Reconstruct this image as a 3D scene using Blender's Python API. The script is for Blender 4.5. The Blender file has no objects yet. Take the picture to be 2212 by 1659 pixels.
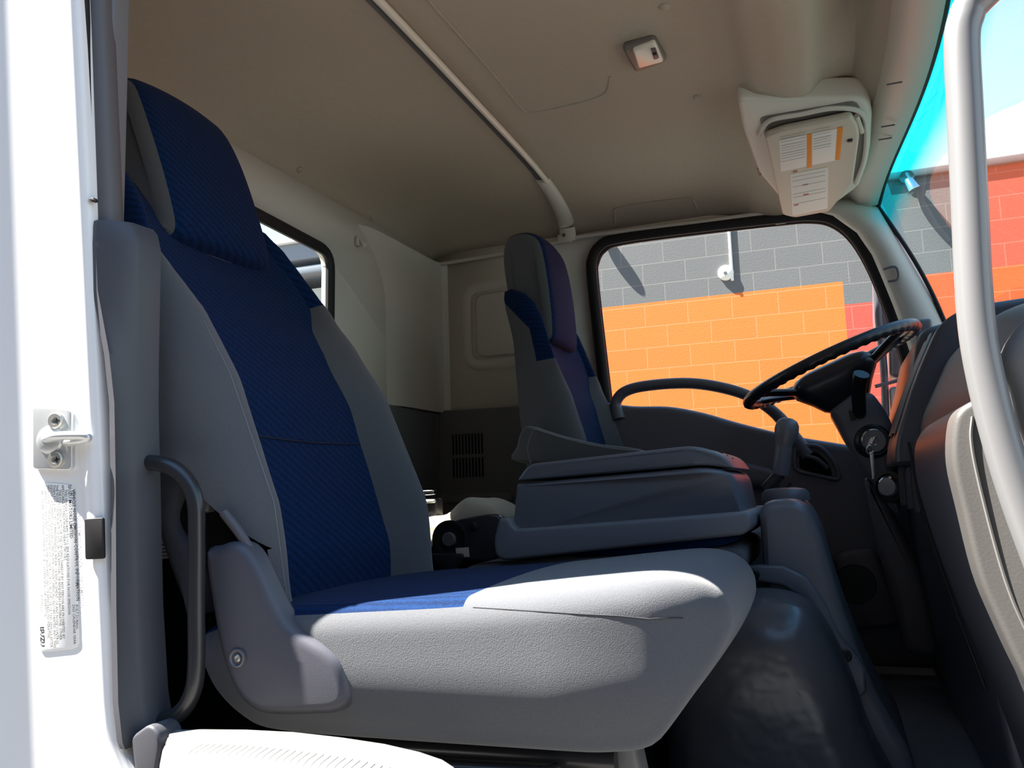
import bpy, bmesh, math, random
from mathutils import Vector, Matrix
from mathutils.geometry import tessellate_polygon
random.seed(4)
SC = bpy.context.scene
COL = SC.collection

# ------------------------------------------------------------------ camera
W, H = 2212, 1659
CX, CY = W / 2, H / 2
V1 = (-3850 - CX, 1230 - CY)      # vanishing point of the cab's rearward direction
V2 = (1800 - CX, 1040 - CY)       # vanishing point of the cab's crosswise direction
F = math.sqrt(-(V1[0] * V2[0] + V1[1] * V2[1]))
dY = Vector((V2[0], V2[1], F)).normalized()
dX = -Vector((V1[0], V1[1], F)).normalized()
dZ = dX.cross(dY)
CAM = Vector((1.24, -1.70, 0.52))


def ray(px, py):
    d = Vector(((px - CX) / F, (py - CY) / F, 1.0))
    return Vector((dX.dot(d), dY.dot(d), dZ.dot(d)))


def on(px, py, X=None, Y=None, Z=None):
    r = ray(px, py)
    if X is not None:
        t = (X - CAM.x) / r.x
    elif Y is not None:
        t = (Y - CAM.y) / r.y
    else:
        t = (Z - CAM.z) / r.z
    return CAM + r * t


def onplane(px, py, p0, n):
    r = ray(px, py)
    return CAM + r * ((Vector(p0) - CAM).dot(n) / r.dot(n))


def xz(pts, Y):
    """photo points on a plane across the cab -> (x, z) pairs"""
    out = []
    for p in pts:
        q = on(p[0], p[1], Y=Y)
        out.append((q.x, q.z))
    return out


cd = bpy.data.cameras.new('camera')
cam = bpy.data.objects.new('camera', cd)
COL.objects.link(cam)
cd.sensor_width = 36.0
cd.lens = F / W * 36.0
cd.clip_start = 0.02
right = Vector((dX.x, dY.x, dZ.x))
down = Vector((dX.y, dY.y, dZ.y))
fwd = Vector((dX.z, dY.z, dZ.z))
cam.matrix_world = Matrix(((right.x, -down.x, -fwd.x, CAM.x), (right.y, -down.y, -fwd.y, CAM.y),
                           (right.z, -down.z, -fwd.z, CAM.z), (0, 0, 0, 1)))
SC.camera = cam

# ------------------------------------------------------------------ materials
MATS = {}


def mat(name, col, rough=0.6, metal=0.0, bump=None, var=None, spec=0.5, sheen=0.0, coat=0.0):
    m = bpy.data.materials.new(name)
    m.use_nodes = True
    nt = m.node_tree
    b = nt.nodes['Principled BSDF']
    b.inputs['Base Color'].default_value = (*col, 1)
    b.inputs['Roughness'].default_value = rough
    b.inputs['Metallic'].default_value = metal
    b.inputs['Specular IOR Level'].default_value = spec
    b.inputs['Sheen Weight'].default_value = sheen
    b.inputs['Coat Weight'].default_value = coat
    tc = nt.nodes.new('ShaderNodeTexCoord')
    if bump:
        n = nt.nodes.new('ShaderNodeTexNoise')
        n.inputs['Scale'].default_value = bump[0]
        n.inputs['Detail'].default_value = 3
        nt.links.new(tc.outputs['Object'], n.inputs['Vector'])
        bp = nt.nodes.new('ShaderNodeBump')
        bp.inputs['Strength'].default_value = bump[1]
        bp.inputs['Distance'].default_value = bump[2] if len(bump) > 2 else 0.002
        nt.links.new(n.outputs['Fac'], bp.inputs['Height'])
        nt.links.new(bp.outputs['Normal'], b.inputs['Normal'])
    if var:
        n2 = nt.nodes.new('ShaderNodeTexNoise')
        n2.inputs['Scale'].default_value = var[0]
        n2.inputs['Detail'].default_value = 4
        nt.links.new(tc.outputs['Object'], n2.inputs['Vector'])
        mx = nt.nodes.new('ShaderNodeMix')
        mx.data_type = 'RGBA'
        mx.inputs[6].default_value = (*[c * (1 - var[1]) for c in col], 1)
        mx.inputs[7].default_value = (*[min(1, c * (1 + var[1])) for c in col], 1)
        nt.links.new(n2.outputs['Fac'], mx.inputs[0])
        nt.links.new(mx.outputs[2], b.inputs['Base Color'])
    MATS[name] = m
    return m


headliner = mat('headliner', (0.44, 0.38, 0.30), 0.85, bump=(260, 0.25, 0.0015), var=(90, 0.06), spec=0.25)
beige = mat('beige_plastic', (0.66, 0.62, 0.55), 0.5, bump=(320, 0.12, 0.001), spec=0.4)
visor_m = mat('visor_vinyl', (0.55, 0.49, 0.40), 0.45, bump=(350, 0.1, 0.001))
grey_fab = mat('grey_fabric', (0.098, 0.102, 0.112), 0.95, bump=(900, 0.5, 0.0012), var=(420, 0.14), spec=0.15, sheen=0.25)
dark_fab = mat('dark_fabric', (0.06, 0.06, 0.07), 0.95, bump=(700, 0.4, 0.001), spec=0.15)
cover_m = mat('grey_plastic', (0.075, 0.075, 0.092), 0.42, bump=(500, 0.12, 0.0008), spec=0.45)
pillar_m = mat('pillar_plastic', (0.062, 0.063, 0.074), 0.45, bump=(450, 0.12, 0.0008), spec=0.45)
box_m = mat('console_plastic', (0.15, 0.158, 0.182), 0.36, bump=(480, 0.15, 0.0008), spec=0.5)
dark_m = mat('dark_plastic', (0.135, 0.132, 0.15), 0.42, bump=(450, 0.15, 0.0008), spec=0.5)
lowtrim_m = mat('lower_trim_plastic', (0.16, 0.165, 0.175), 0.5, bump=(400, 0.15, 0.0008), spec=0.4)
black_m = mat('black_plastic', (0.012, 0.012, 0.014), 0.4, spec=0.5)
rubber = mat('black_rubber', (0.012, 0.011, 0.012), 0.6, spec=0.4)
void_m = mat('black_carpet_and_gaps', (0.008, 0.008, 0.008), 1.0, bump=(300, 0.4, 0.002), spec=0.1)  # carpet, and the painted shade of gaps, slots and recesses
vinyl = mat('black_vinyl', (0.085, 0.088, 0.097), 0.29, bump=(9, 0.35, 0.03), spec=0.5)
floor_m = mat('floor_vinyl', (0.19, 0.215, 0.235), 0.38, bump=(9, 0.35, 0.02), spec=0.5)
paint = mat('white_paint', (0.86, 0.86, 0.86), 0.22, spec=0.5, coat=0.3)
steel = mat('plated_steel', (0.66, 0.68, 0.68), 0.34, 0.6, var=(40, 0.08))
screw_m = mat('screw_steel', (0.46, 0.45, 0.41), 0.38, 0.7)
chrome = mat('chrome', (0.75, 0.75, 0.76), 0.18, 1.0)
tube_m = mat('silver_painted_tube', (0.20, 0.20, 0.205), 0.32, 0.25, spec=0.6)
blackmetal = mat('black_enamel', (0.022, 0.022, 0.025), 0.28, spec=0.6)
sill_m = mat('sill_plastic', (0.17, 0.168, 0.162), 0.5)
endcap_m = mat('grey_end_panel', (0.075, 0.071, 0.068), 0.45, bump=(400, 0.15, 0.001))
label_m = mat('white_label', (0.92, 0.92, 0.90), 0.35)
visorlabel_m = mat('paper_label', (0.82, 0.79, 0.74), 0.5)
ink = mat('grey_ink', (0.035, 0.035, 0.05), 0.6)
faint_ink = mat('faint_ink', (0.48, 0.46, 0.46), 0.6)
red_ink = mat('red_ink', (0.45, 0.08, 0.05), 0.6)
orange_ink = mat('orange_ink', (0.85, 0.27, 0.01), 0.6)
lens_m = mat('lamp_lens', (0.78, 0.73, 0.62), 0.2, spec=0.6)
lamp_m = mat('lamp_housing', (0.16, 0.145, 0.13), 0.45)
grey_m = mat('mid_grey_plastic', (0.10, 0.095, 0.10), 0.45)
cloth_m = mat('beige_cloth', (0.45, 0.40, 0.32), 0.95, bump=(400, 0.4, 0.001))
paper_m = mat('paper', (0.70, 0.71, 0.75), 0.6)
wheel_m = mat('wheel_plastic', (0.022, 0.021, 0.026), 0.33, bump=(600, 0.1, 0.0006), spec=0.5)
bldg_w = mat('white_render', (0.80, 0.80, 0.80), 0.7)
bldg_g = mat('fascia_grey', (0.25, 0.28, 0.33), 0.6)
bldg_c = mat('cream_render', (0.62, 0.60, 0.53), 0.7)
bldg_r = mat('red_paint', (0.55, 0.06, 0.03), 0.6)
ground_m = mat('asphalt', (0.12, 0.112, 0.103), 0.9, var=(3, 0.15), bump=(60, 0.3, 0.01))
lampwhite = mat('white_enamel', (0.85, 0.85, 0.80), 0.35)
mirror_m = mat('mirror_housing', (0.07, 0.07, 0.085), 0.4)
thread = mat('thread', (0.20, 0.20, 0.215), 0.9)
darkthread = mat('dark_thread', (0.006, 0.008, 0.03), 0.9)


def blue_fabric():
    m = bpy.data.materials.new('blue_fabric')
    m.use_nodes = True
    nt = m.node_tree
    b = nt.nodes['Principled BSDF']
    tc = nt.nodes.new('ShaderNodeTexCoord')
    mp = nt.nodes.new('ShaderNodeMapping')
    mp.inputs['Rotation'].default_value = (math.radians(35), 0, 0)
    nt.links.new(tc.outputs['Object'], mp.inputs['Vector'])
    wv = nt.nodes.new('ShaderNodeTexWave')
    wv.bands_direction = 'Z'
    wv.inputs['Scale'].default_value = 26
    wv.inputs['Distortion'].default_value = 2.5
    wv.inputs['Detail'].default_value = 2
    wv.inputs['Detail Scale'].default_value = 12
    nt.links.new(mp.outputs['Vector'], wv.inputs['Vector'])
    n = nt.nodes.new('ShaderNodeTexNoise')
    n.inputs['Scale'].default_value = 480
    nt.links.new(tc.outputs['Object'], n.inputs['Vector'])
    ad = nt.nodes.new('ShaderNodeMath')
    ad.operation = 'MULTIPLY_ADD'
    ad.inputs[1].default_value = 0.35
    nt.links.new(wv.outputs['Fac'], ad.inputs[0])
    nt.links.new(n.outputs['Fac'], ad.inputs[2])
    r = nt.nodes.new('ShaderNodeValToRGB')
    r.color_ramp.elements[0].position = 0.35
    r.color_ramp.elements[0].color = (0.0012, 0.008, 0.034, 1)
    r.color_ramp.elements[1].position = 0.95
    r.color_ramp.elements[1].color = (0.0030, 0.024, 0.092, 1)
    nt.links.new(ad.outputs[0], r.inputs['Fac'])
    nt.links.new(r.outputs['Color'], b.inputs['Base Color'])
    b.inputs['Roughness'].default_value = 0.85
    b.inputs['Specular IOR Level'].default_value = 0.1
    b.inputs['Sheen Weight'].default_value = 0.03
    bp = nt.nodes.new('ShaderNodeBump')
    bp.inputs['Strength'].default_value = 0.5
    bp.inputs['Distance'].default_value = 0.001
    nt.links.new(ad.outputs[0], bp.inputs['Height'])
    nt.links.new(bp.outputs['Normal'], b.inputs['Normal'])
    return m


blue = blue_fabric()


def glass(name, tint=(0.93, 0.95, 0.94), dust=0.03, band=None):
    """thin clear pane: straight-through tint, mirror gloss by angle, a little dust and painted reflection haze; optional tinted shade band by height"""
    m = bpy.data.materials.new(name)
    m.use_nodes = True
    nt = m.node_tree
    nt.nodes.remove(nt.nodes['Principled BSDF'])
    out = nt.nodes['Material Output']
    tr = nt.nodes.new('ShaderNodeBsdfTransparent')
    tr.inputs['Color'].default_value = (*tint, 1)
    gl = nt.nodes.new('ShaderNodeBsdfGlossy')
    gl.inputs['Roughness'].default_value = 0.02
    df = nt.nodes.new('ShaderNodeBsdfDiffuse')
    df.inputs['Color'].default_value = (0.8, 0.78, 0.75, 1)
    fr = nt.nodes.new('ShaderNodeFresnel')
    ge = nt.nodes.new('ShaderNodeNewGeometry')
    io = nt.nodes.new('ShaderNodeMix')      # same reflection from both sides of the pane
    io.inputs[2].default_value = 1.45
    io.inputs[3].default_value = 1 / 1.45
    nt.links.new(ge.outputs['Backfacing'], io.inputs[0])
    nt.links.new(io.outputs[0], fr.inputs['IOR'])
    m1 = nt.nodes.new('ShaderNodeMixShader')
    m1.inputs[0].default_value = dust
    m2 = nt.nodes.new('ShaderNodeMixShader')
    nt.links.new(tr.outputs[0], m1.inputs[1])
    nt.links.new(df.outputs[0], m1.inputs[2])
    nt.links.new(fr.outputs[0], m2.inputs[0])
    nt.links.new(m1.outputs[0], m2.inputs[1])
    nt.links.new(gl.outputs[0], m2.inputs[2])
    nt.links.new(m2.outputs[0], out.inputs['Surface'])
    if band:
        at = nt.nodes.new('ShaderNodeAttribute')
        at.attribute_name = 'height'
        r = nt.nodes.new('ShaderNodeValToRGB')
        r.color_ramp.elements[0].position = band[0]
        r.color_ramp.elements[0].color = (*tint, 1)
        r.color_ramp.elements[1].position = band[1]
        r.color_ramp.elements[1].color = (*band[2], 1)
        nt.links.new(at.outputs['Fac'], r.inputs['Fac'])
        nt.links.new(r.outputs['Color'], tr.inputs['Color'])
    return m


pane_m = glass('window_glass', (0.92, 0.95, 0.93), 0.07)  # diffuse share stands for dust plus the haze of reflections
screen_m = glass('windscreen_glass', (0.86, 0.94, 0.92), 0.04, (0.80, 0.90, (0.01, 0.84, 0.95)))

# ------------------------------------------------------------------ mesh helpers
ORG = {}
SMOOTH_ANGLE = math.radians(38)


def finish(bm, name, mats, parent=None, sharp=SMOOTH_ANGLE, recalc=True):
    if recalc:
        bmesh.ops.recalc_face_normals(bm, faces=bm.faces)
    me = bpy.data.meshes.new(name)
    if parent is not None:
        org = ORG[parent.name]
    else:
        xs = [v.co for v in bm.verts]
        lo = [min(v[i] for v in xs) for i in range(3)]
        hi = [max(v[i] for v in xs) for i in range(3)]
        org = Vector(((lo[0] + hi[0]) / 2, (lo[1] + hi[1]) / 2, lo[2]))
    bmesh.ops.translate(bm, verts=bm.verts, vec=-org)
    bm.to_mesh(me)
    bm.free()
    for p in me.polygons:
        p.use_smooth = p.loop_total <= 8
    me.set_sharp_from_angle(angle=sharp)
    for m in (mats if isinstance(mats, (list, tuple)) else [mats]):
        me.materials.append(m)
    o = bpy.data.objects.new(name, me)
    COL.objects.link(o)
    if parent is not None:
        o.parent = parent
        ORG[o.name] = org
    else:
        o.location = org
        ORG[o.name] = org
    return o


def tag(o, label=None, cat=None, group=None, kind=None):
    if label:
        o['label'] = label
    if cat:
        o['category'] = cat
    if group:
        o['group'] = group
    if kind:
        o['kind'] = kind
    return o


def thing(name, loc, label, cat, group=None, kind=None):
    o = bpy.data.objects.new(name, None)
    o.empty_display_size = 0.05
    COL.objects.link(o)
    o.location = loc
    ORG[o.name] = Vector(loc)
    return tag(o, label, cat, group, kind)


def catmull(pts, n=8, closed=False):
    pts = [Vector(p) for p in pts]
    out = []
    N = len(pts)
    rng = N if closed else N - 1
    for i in range(rng):
        if closed:
            p0, p1, p2, p3 = pts[i - 1], pts[i], pts[(i + 1) % N], pts[(i + 2) % N]
        else:
            p1, p2 = pts[i], pts[i + 1]
            p0 = pts[i - 1] if i > 0 else p1 * 2 - p2
            p3 = pts[i + 2] if i + 2 < N else p2 * 2 - p1
        for k in range(n):
            t = k / n
            out.append(0.5 * ((2 * p1) + (p2 - p0) * t + (2 * p0 - 5 * p1 + 4 * p2 - p3) * t * t
                              + (3 * p1 - p0 - 3 * p2 + p3) * t ** 3))
    if not closed:
        out.append(pts[-1])
    return out


def roundcorners(pts, r, seg=4):
    """polygon with each corner replaced by an arc-like bend"""
    N = len(pts)
    out = []
    for i in range(N):
        p = Vector(pts[i]).to_2d() if len(pts[i]) == 3 else Vector(pts[i])
        a = Vector(pts[i - 1])
        b = Vector(pts[(i + 1) % N])
        rr = r[i] if isinstance(r, (list, tuple)) else r
        da, db = (a - p), (b - p)
        la, lb = da.length, db.length
        q = min(rr, la * 0.48, lb * 0.48)
        p1 = p + da.normalized() * q
        p2 = p + db.normalized() * q
        for k in range(seg + 1):
            t = k / seg
            out.append(p1 * (1 - t) ** 2 + p * 2 * t * (1 - t) + p2 * t * t)
    return out


def area2(pts):
    return 0.5 * sum(pts[i - 1][0] * pts[i][1] - pts[i][0] * pts[i - 1][1] for i in range(len(pts)))


def inset_frame(pts):
    """per-point inward directions and how far each may move before meeting the other side"""
    N = len(pts)
    nor, rad = [], []
    for i in range(N):
        p = pts[i]
        ka, kb = 1, 1
        while ka < 12 and (pts[i - ka] - p).length < 1e-6:
            ka += 1
        while kb < 12 and (pts[(i + kb) % N] - p).length < 1e-6:
            kb += 1
        t1 = p - pts[i - ka]
        t2 = pts[(i + kb) % N] - p
        n1 = Vector((-t1.y, t1.x)).normalized()
        n2 = Vector((-t2.y, t2.x)).normalized()
        n = n1 + n2
        n = n.normalized() if n.length > 1e-6 else n1
        nor.append((n, max(0.5, n.dot(n1))))
    for i in range(N):
        p, n = pts[i], nor[i][0]
        r = 10.0
        for q in pts:
            v = q - p
            k = v.dot(n)
            if k > 1e-6:
                r = min(r, v.dot(v) / (2 * k))
        rad.append(r)
    for _ in range(3):
        rad = [min(rad[i], (rad[i - 1] + rad[i] + rad[(i + 1) % N]) / 3) for i in range(N)]
    return nor, rad


def inset2(pts, d, frame):
    nor, rad = frame
    return [p + n * min(d / c, 0.85 * r) for p, (n, c), r in zip(pts, nor, rad)]


def place(plane, u, v, a):
    if plane == 'XZ':
        return Vector((u, a, v))
    if plane == 'YZ':
        return Vector((a, u, v))
    return Vector((u, v, a))


def puff_bm(outline, plane, a0, a1, r, seg=4, bm=None, fn=None):
    """solid with the given outline, extruded from a0 to a1 with edges rounded by r"""
    bm = bm or bmesh.new()
    pts = [Vector(p) for p in outline]
    if area2(pts) < 0:
        pts.reverse()
    frame = inset_frame(pts)
    rings = []
    lev = []
    for k in range(seg + 1):
        th = math.pi / 2 * k / seg
        lev.append((a0 + r * (1 - math.sin(th)), r * (1 - math.cos(th))))
    lev = lev[::-1]
    lev2 = [(a1 - (a - a0), d) for a, d in lev][::-1]
    for a, d in lev + lev2:
        q = inset2(pts, d, frame) if d > 1e-7 else pts
        ring = []
        for p in q:
            co = place(plane, p.x, p.y, a)
            if fn:
                co = fn(co)
            ring.append(bm.verts.new(co))
        rings.append(ring)
    N = len(pts)
    for i in range(len(rings) - 1):
        for j in range(N):
            bm.faces.new((rings[i][j], rings[i][(j + 1) % N], rings[i + 1][(j + 1) % N], rings[i + 1][j]))
    bm.faces.new(rings[0][::-1])
    bm.faces.new(rings[-1])
    bmesh.ops.remove_doubles(bm, verts=bm.verts, dist=1e-5)
    return bm


def puff(name, outline, plane, a0, a1, r, m, parent=None, seg=4, fn=None):
    return finish(puff_bm(outline, plane, a0, a1, r, seg, fn=fn), name, m, parent)


def rbox_bm(c, size, r, bm=None, rot=None, seg=3):
    b = bmesh.new()
    bmesh.ops.create_cube(b, size=1.0)
    bmesh.ops.scale(b, vec=size, verts=b.verts)
    if r > 0:
        bmesh.ops.bevel(b, geom=b.edges[:], offset=r, segments=seg, affect='EDGES', profile=0.5)
    if rot is not None:
        bmesh.ops.transform(b, matrix=rot.to_4x4(), verts=b.verts)
    bmesh.ops.translate(b, vec=Vector(c), verts=b.verts)
    if bm is None:
        return b
    join(bm, b)
    return bm


def join(bm, b):
    me = bpy.data.meshes.new('tmp')
    b.to_mesh(me)
    b.free()
    bm.from_mesh(me)
    bpy.data.meshes.remove(me)


def tube_bm(path, r, n=14, bm=None, flat=None, cap=True, closed=False, up=None):
    bm = bm or bmesh.new()
    P = [Vector(p) for p in path]
    N = len(P)
    rings = []
    ref = Vector(up) if up else Vector((0.31, 0.77, 0.55))
    for i in range(N):
        if closed:
            t = (P[(i + 1) % N] - P[i - 1]).normalized()
        else:
            t = (P[min(i + 1, N - 1)] - P[max(i - 1, 0)]).normalized()
        a = ref - t * ref.dot(t)
        a.normalize()
        b = t.cross(a)
        if not up:
            ref = a
        rr = r(i / (N - 1)) if callable(r) else r
        fa, fb = flat if flat else (1, 1)
        rings.append([bm.verts.new(P[i] + (a * math.cos(2 * math.pi * k / n) * fa
                                           + b * math.sin(2 * math.pi * k / n) * fb) * rr) for k in range(n)])
    for i in range(N if closed else N - 1):
        A, B = rings[i], rings[(i + 1) % N]
        for k in range(n):
            bm.faces.new((A[k], A[(k + 1) % n], B[(k + 1) % n], B[k]))
    if cap and not closed:
        bm.faces.new(rings[0][::-1])
        bm.faces.new(rings[-1])
    return bm


def tube(name, path, r, m, parent=None, n=14, flat=None, closed=False, up=None):
    return finish(tube_bm(path, r, n, flat=flat, closed=closed, up=up), name, m, parent)


def lathe_bm(prof, origin, axis, n=28, bm=None):
    """profile of (radius, height) pairs turned round an axis"""
    bm = bm or bmesh.new()
    ax = Vector(axis).normalized()
    ref = Vector((0.2, 0.3, 0.9)) if abs(ax.z) < 0.8 else Vector((1, 0, 0))
    a = (ref - ax * ref.dot(ax)).normalized()
    b = ax.cross(a)
    o = Vector(origin)
    rings = []
    for r, h in prof:
        rings.append([bm.verts.new(o + ax * h + (a * math.cos(2 * math.pi * k / n) + b * math.sin(2 * math.pi * k / n)) * max(r, 1e-5)) for k in range(n)])
    for i in range(len(rings) - 1):
        for k in range(n):
            bm.faces.new((rings[i][k], rings[i][(k + 1) % n], rings[i + 1][(k + 1) % n], rings[i + 1][k]))
    bm.faces.new(rings[0][::-1])
    bm.faces.new(rings[-1])
    return bm


def lathe(name, prof, origin, axis, m, parent=None, n=28):
    return finish(lathe_bm(prof, origin, axis, n), name, m, parent)


def grid_bm(rows, bm=None):
    bm = bm or bmesh.new()
    V = [[bm.verts.new(p) for p in r] for r in rows]
    for i in range(len(V) - 1):
        for j in range(len(V[0]) - 1):
            bm.faces.new((V[i][j], V[i][j + 1], V[i + 1][j + 1], V[i + 1][j]))
    return bm


def thicken(o, t, offset=0.0):
    s = o.modifiers.new('thickness', 'SOLIDIFY')
    s.thickness = t
    s.offset = offset
    return o


def plate_bm(outer, holes, plane, a):
    """flat sheet with holes"""
    bm = bmesh.new()
    loops = [list(outer)] + [list(h) for h in holes]
    if area2(loops[0]) < 0:
        loops[0].reverse()
    for h in loops[1:]:
        if area2(h) > 0:
            h.reverse()
    vs = [bm.verts.new(place(plane, p[0], p[1], a)) for lp_ in loops for p in lp_]
    for t in tessellate_polygon([[Vector((p[0], p[1], 0)) for p in lp_] for lp_ in loops]):
        if len(set(t)) == 3:
            bm.faces.new([vs[i] for i in t])
    return bm


def split(bm, tests, names, mats, parent):
    """cut one closed shape into neighbouring parts by a per-face test"""
    bmesh.ops.recalc_face_normals(bm, faces=bm.faces)
    bm.faces.ensure_lookup_table()
    ids = [tests(f) for f in bm.faces]
    outs = []
    for k, nm in enumerate(names):
        b = bm.copy()
        b.faces.ensure_lookup_table()
        kill = [f for i, f in enumerate(b.faces) if ids[i] != k]
        bmesh.ops.delete(b, geom=kill, context='FACES')
        if len(b.faces) == 0:
            b.free()
            outs.append(None)
            continue
        outs.append(finish(b, nm, mats[k], parent, recalc=False))
    bm.free()
    return outs


def lerp_table(tab, x):
    if x <= tab[0][0]:
        return tab[0][1]
    for (x0, y0), (x1, y1) in zip(tab, tab[1:]):
        if x <= x1:
            t = (x - x0) / (x1 - x0)
            t = t * t * (3 - 2 * t) * 0.4 + t * 0.6
            return y0 + (y1 - y0) * t
    return tab[-1][1]


def bend(pts, n=6, closed=False):
    return [(p.x, p.y) for p in catmull([(p[0], p[1], 0) for p in pts], n, closed)]


STRUCT = dict(kind='structure')

# ------------------------------------------------------------------ cab shell
YS = 0.87            # inner side planes of the cab


def fy(y):
    return max(0.0, 1 - (min(abs(y), 0.88) / 0.88) ** 5) ** 0.5


def fx(x):
    return 1.0 if x > 0.55 else max(0.0, 1 - ((0.55 - max(x, 0)) / 0.55) ** 5) ** 0.5


FRONT = [(1.0, 0), (1.05, -0.006), (1.10, -0.02), (1.15, -0.045), (1.21, -0.058), (1.255, -0.058), (1.30, -0.012),
         (1.355, -0.002), (1.40, -0.048), (1.435, -0.078), (1.495, -0.088)]


def xfront(y):
    return 1.495 - 0.075 * (y / 0.82) ** 2


def zc(x, y):
    u = x / xfront(y) * 1.495
    pocket = max(0.0, 1 - abs(u - 1.345) / 0.075)
    pocket = pocket * pocket * (3 - 2 * pocket)
    ty = min(1.0, max(0.0, (0.22 - y) / 0.14))
    return 1.305 + 0.147 * fy(y) * fx(x) + lerp_table(FRONT, u) + 0.05 * pocket * ty * (1 if y > -0.6 else max(0.0, (0.85 + y) / 0.25))


def on_ceiling(px, py):
    r = ray(px, py)
    t = 1.0
    while t < 5:
        p = CAM + r * t
        if p.x <= 0.005 or p.z >= zc(max(p.x, 0.0), p.y) - 0.001:
            return p
        t += 0.002
    return p


rows = []
for j in range(61):
    y = -0.87 + 1.74 * j / 60
    rows.append([Vector((xfront(y) * i / 110, y, zc(xfront(y) * i / 110, y))) for i in range(111)])
ceiling = finish(grid_bm(rows), 'ceiling', headliner, recalc=False)
thicken(ceiling, 0.012, 1.0)
tag(ceiling, 'beige cab headliner curving down to the walls', 'ceiling', **STRUCT)
# pressed bead lines in the headliner
bead = []
for p in [(925, 0), (1000, 85), (1070, 165), (1125, 232), (1150, 243), (1230, 228), (1290, 210), (1312, 195), (1318, 165)]:
    bead.append(on_ceiling(*p))
finish(tube_bm(catmull(bead, 8), 0.0022, 6), 'pressed_bead', headliner, ceiling)
rec = []
for p in [(1330, 485), (1328, 462), (1342, 447), (1480, 428), (1497, 434), (1508, 458)]:
    rec.append(on_ceiling(*p))
finish(tube_bm(catmull(rec, 8), 0.0035, 6), 'pressed_bead', headliner, ceiling)

roof = finish(rbox_bm((0.69, 0, 1.545), (1.56, 1.92, 0.03), 0.012), 'trim_1', paint)
tag(roof, 'white outer roof skin of the cab', 'roof', **STRUCT)
hdr = finish(rbox_bm((0.74, -0.915, 1.42), (1.50, 0.07, 0.22), 0.012), 'trim_2', paint)
tag(hdr, 'white rail above the open passenger doorway', 'door frame', **STRUCT)

# rear wall ---------------------------------------------------------------
win = roundcorners([(-0.225, 0.70), (0.212, 0.70), (0.226, 1.18), (-0.225, 1.197)], 0.05, 6)
bm = plate_bm([(-0.88, 0.78), (0.88, 0.78), (0.88, 1.33), (-0.88, 1.33)], [win], 'YZ', 0.0)
wr = finish(bm, 'wall_rear', beige, recalc=False)
tag(wr, 'beige rear wall of the cab around the back window', 'wall', **STRUCT)
thicken(wr, 0.03, 0)
# raised corner pressing beside the window
prof = [(0.52, 0.0), (0.545, 0.012), (0.575, 0.02), (0.63, 0.024), (0.80, 0.026), (0.855, 0.034), (0.87, 0.05)]
for sgn in (1, -1):
    rows = []
    for k in range(15):
        z = 0.79 + 0.51 * k / 14
        sh = 0.0 if z < 1.08 else -0.16 * ((z - 1.08) / 0.22) ** 2.5
        sc = 1.0
        rows.append([Vector((p[1] * sc + 0.014, sgn * (p[0] + (sh if i < 4 else 0)), z)) for i, p in enumerate(prof)])
    finish(grid_bm(rows), 'corner_pressing', beige, wr, recalc=False)
low = finish(rbox_bm((-0.005, 0, 0.39), (0.07, 1.76, 0.80), 0.006), 'trim_3', lowtrim_m)
tag(low, 'dark lower lining of the rear wall', 'wall lining', **STRUCT)
w1 = finish(tube_bm([Vector((0.012, p[0], p[1])) for p in win], 0.016, 10, closed=True, up=(1, 0, 0), flat=(0.7, 1.0)), 'window_1', rubber)
tag(w1, 'rear cab window in a black rubber seal', 'window', **STRUCT)
pb = bmesh.new()
pb.faces.new([pb.verts.new((0.0, p[0], p[1])) for p in win])
finish(pb, 'pane', pane_m, w1)

# driver side -------------------------------------------------------------
hole = [(0.61, 0.60), (0.597, 0.80), (0.583, 1.00), (0.571, 1.20), (0.576, 1.25), (0.602, 1.288), (0.665, 1.305), (0.90, 1.305),
        (1.15, 1.299), (1.235, 1.294), (1.295, 1.275), (1.345, 1.225), (1.385, 1.14), (1.42, 1.02), (1.455, 0.86), (1.50, 0.60)]
hole = [hole[0]] + bend(hole[1:-1], 4) + [hole[-1]]
wl = finish(plate_bm([(0.0, 0.0), (1.78, 0.0), (1.78, 0.60), (1.60, 0.84), (1.53, 0.86), (1.52, 1.0), (1.45, 1.36), (0.0, 1.36)], [hole], 'XZ', YS + 0.01), 'wall_left', beige, recalc=False)
thicken(wl, 0.02, 0)
tag(wl, "beige side wall on the driver's side around the door window", 'wall', **STRUCT)
# recessed panel behind the driver seat
rim = roundcorners([(0.13, 0.94), (0.40, 0.94), (0.40, 1.215), (0.13, 1.205)], 0.05, 6)
finish(tube_bm([Vector((p[0], YS - 0.001, p[1])) for p in rim], 0.011, 8, closed=True, up=(0, 1, 0), flat=(0.55, 1.6)), 'recess_border', beige, wl)
inn = roundcorners([(0.165, 0.965), (0.38, 0.965), (0.38, 1.185), (0.165, 1.178)], 0.035, 6)
finish(puff_bm(inn, 'XZ', YS - 0.010, YS, 0.008), 'recess_panel', beige, wl)
# headliner edge strip along the side
tube('edge_strip', catmull([on(p[0], p[1], Y=0.855) for p in [(935, 573), (1060, 552), (1190, 527), (1260, 511), (1500, 481), (1650, 461), (1760, 448), (1860, 440)]], 6),
     0.007, beige, wl, 8)
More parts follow.
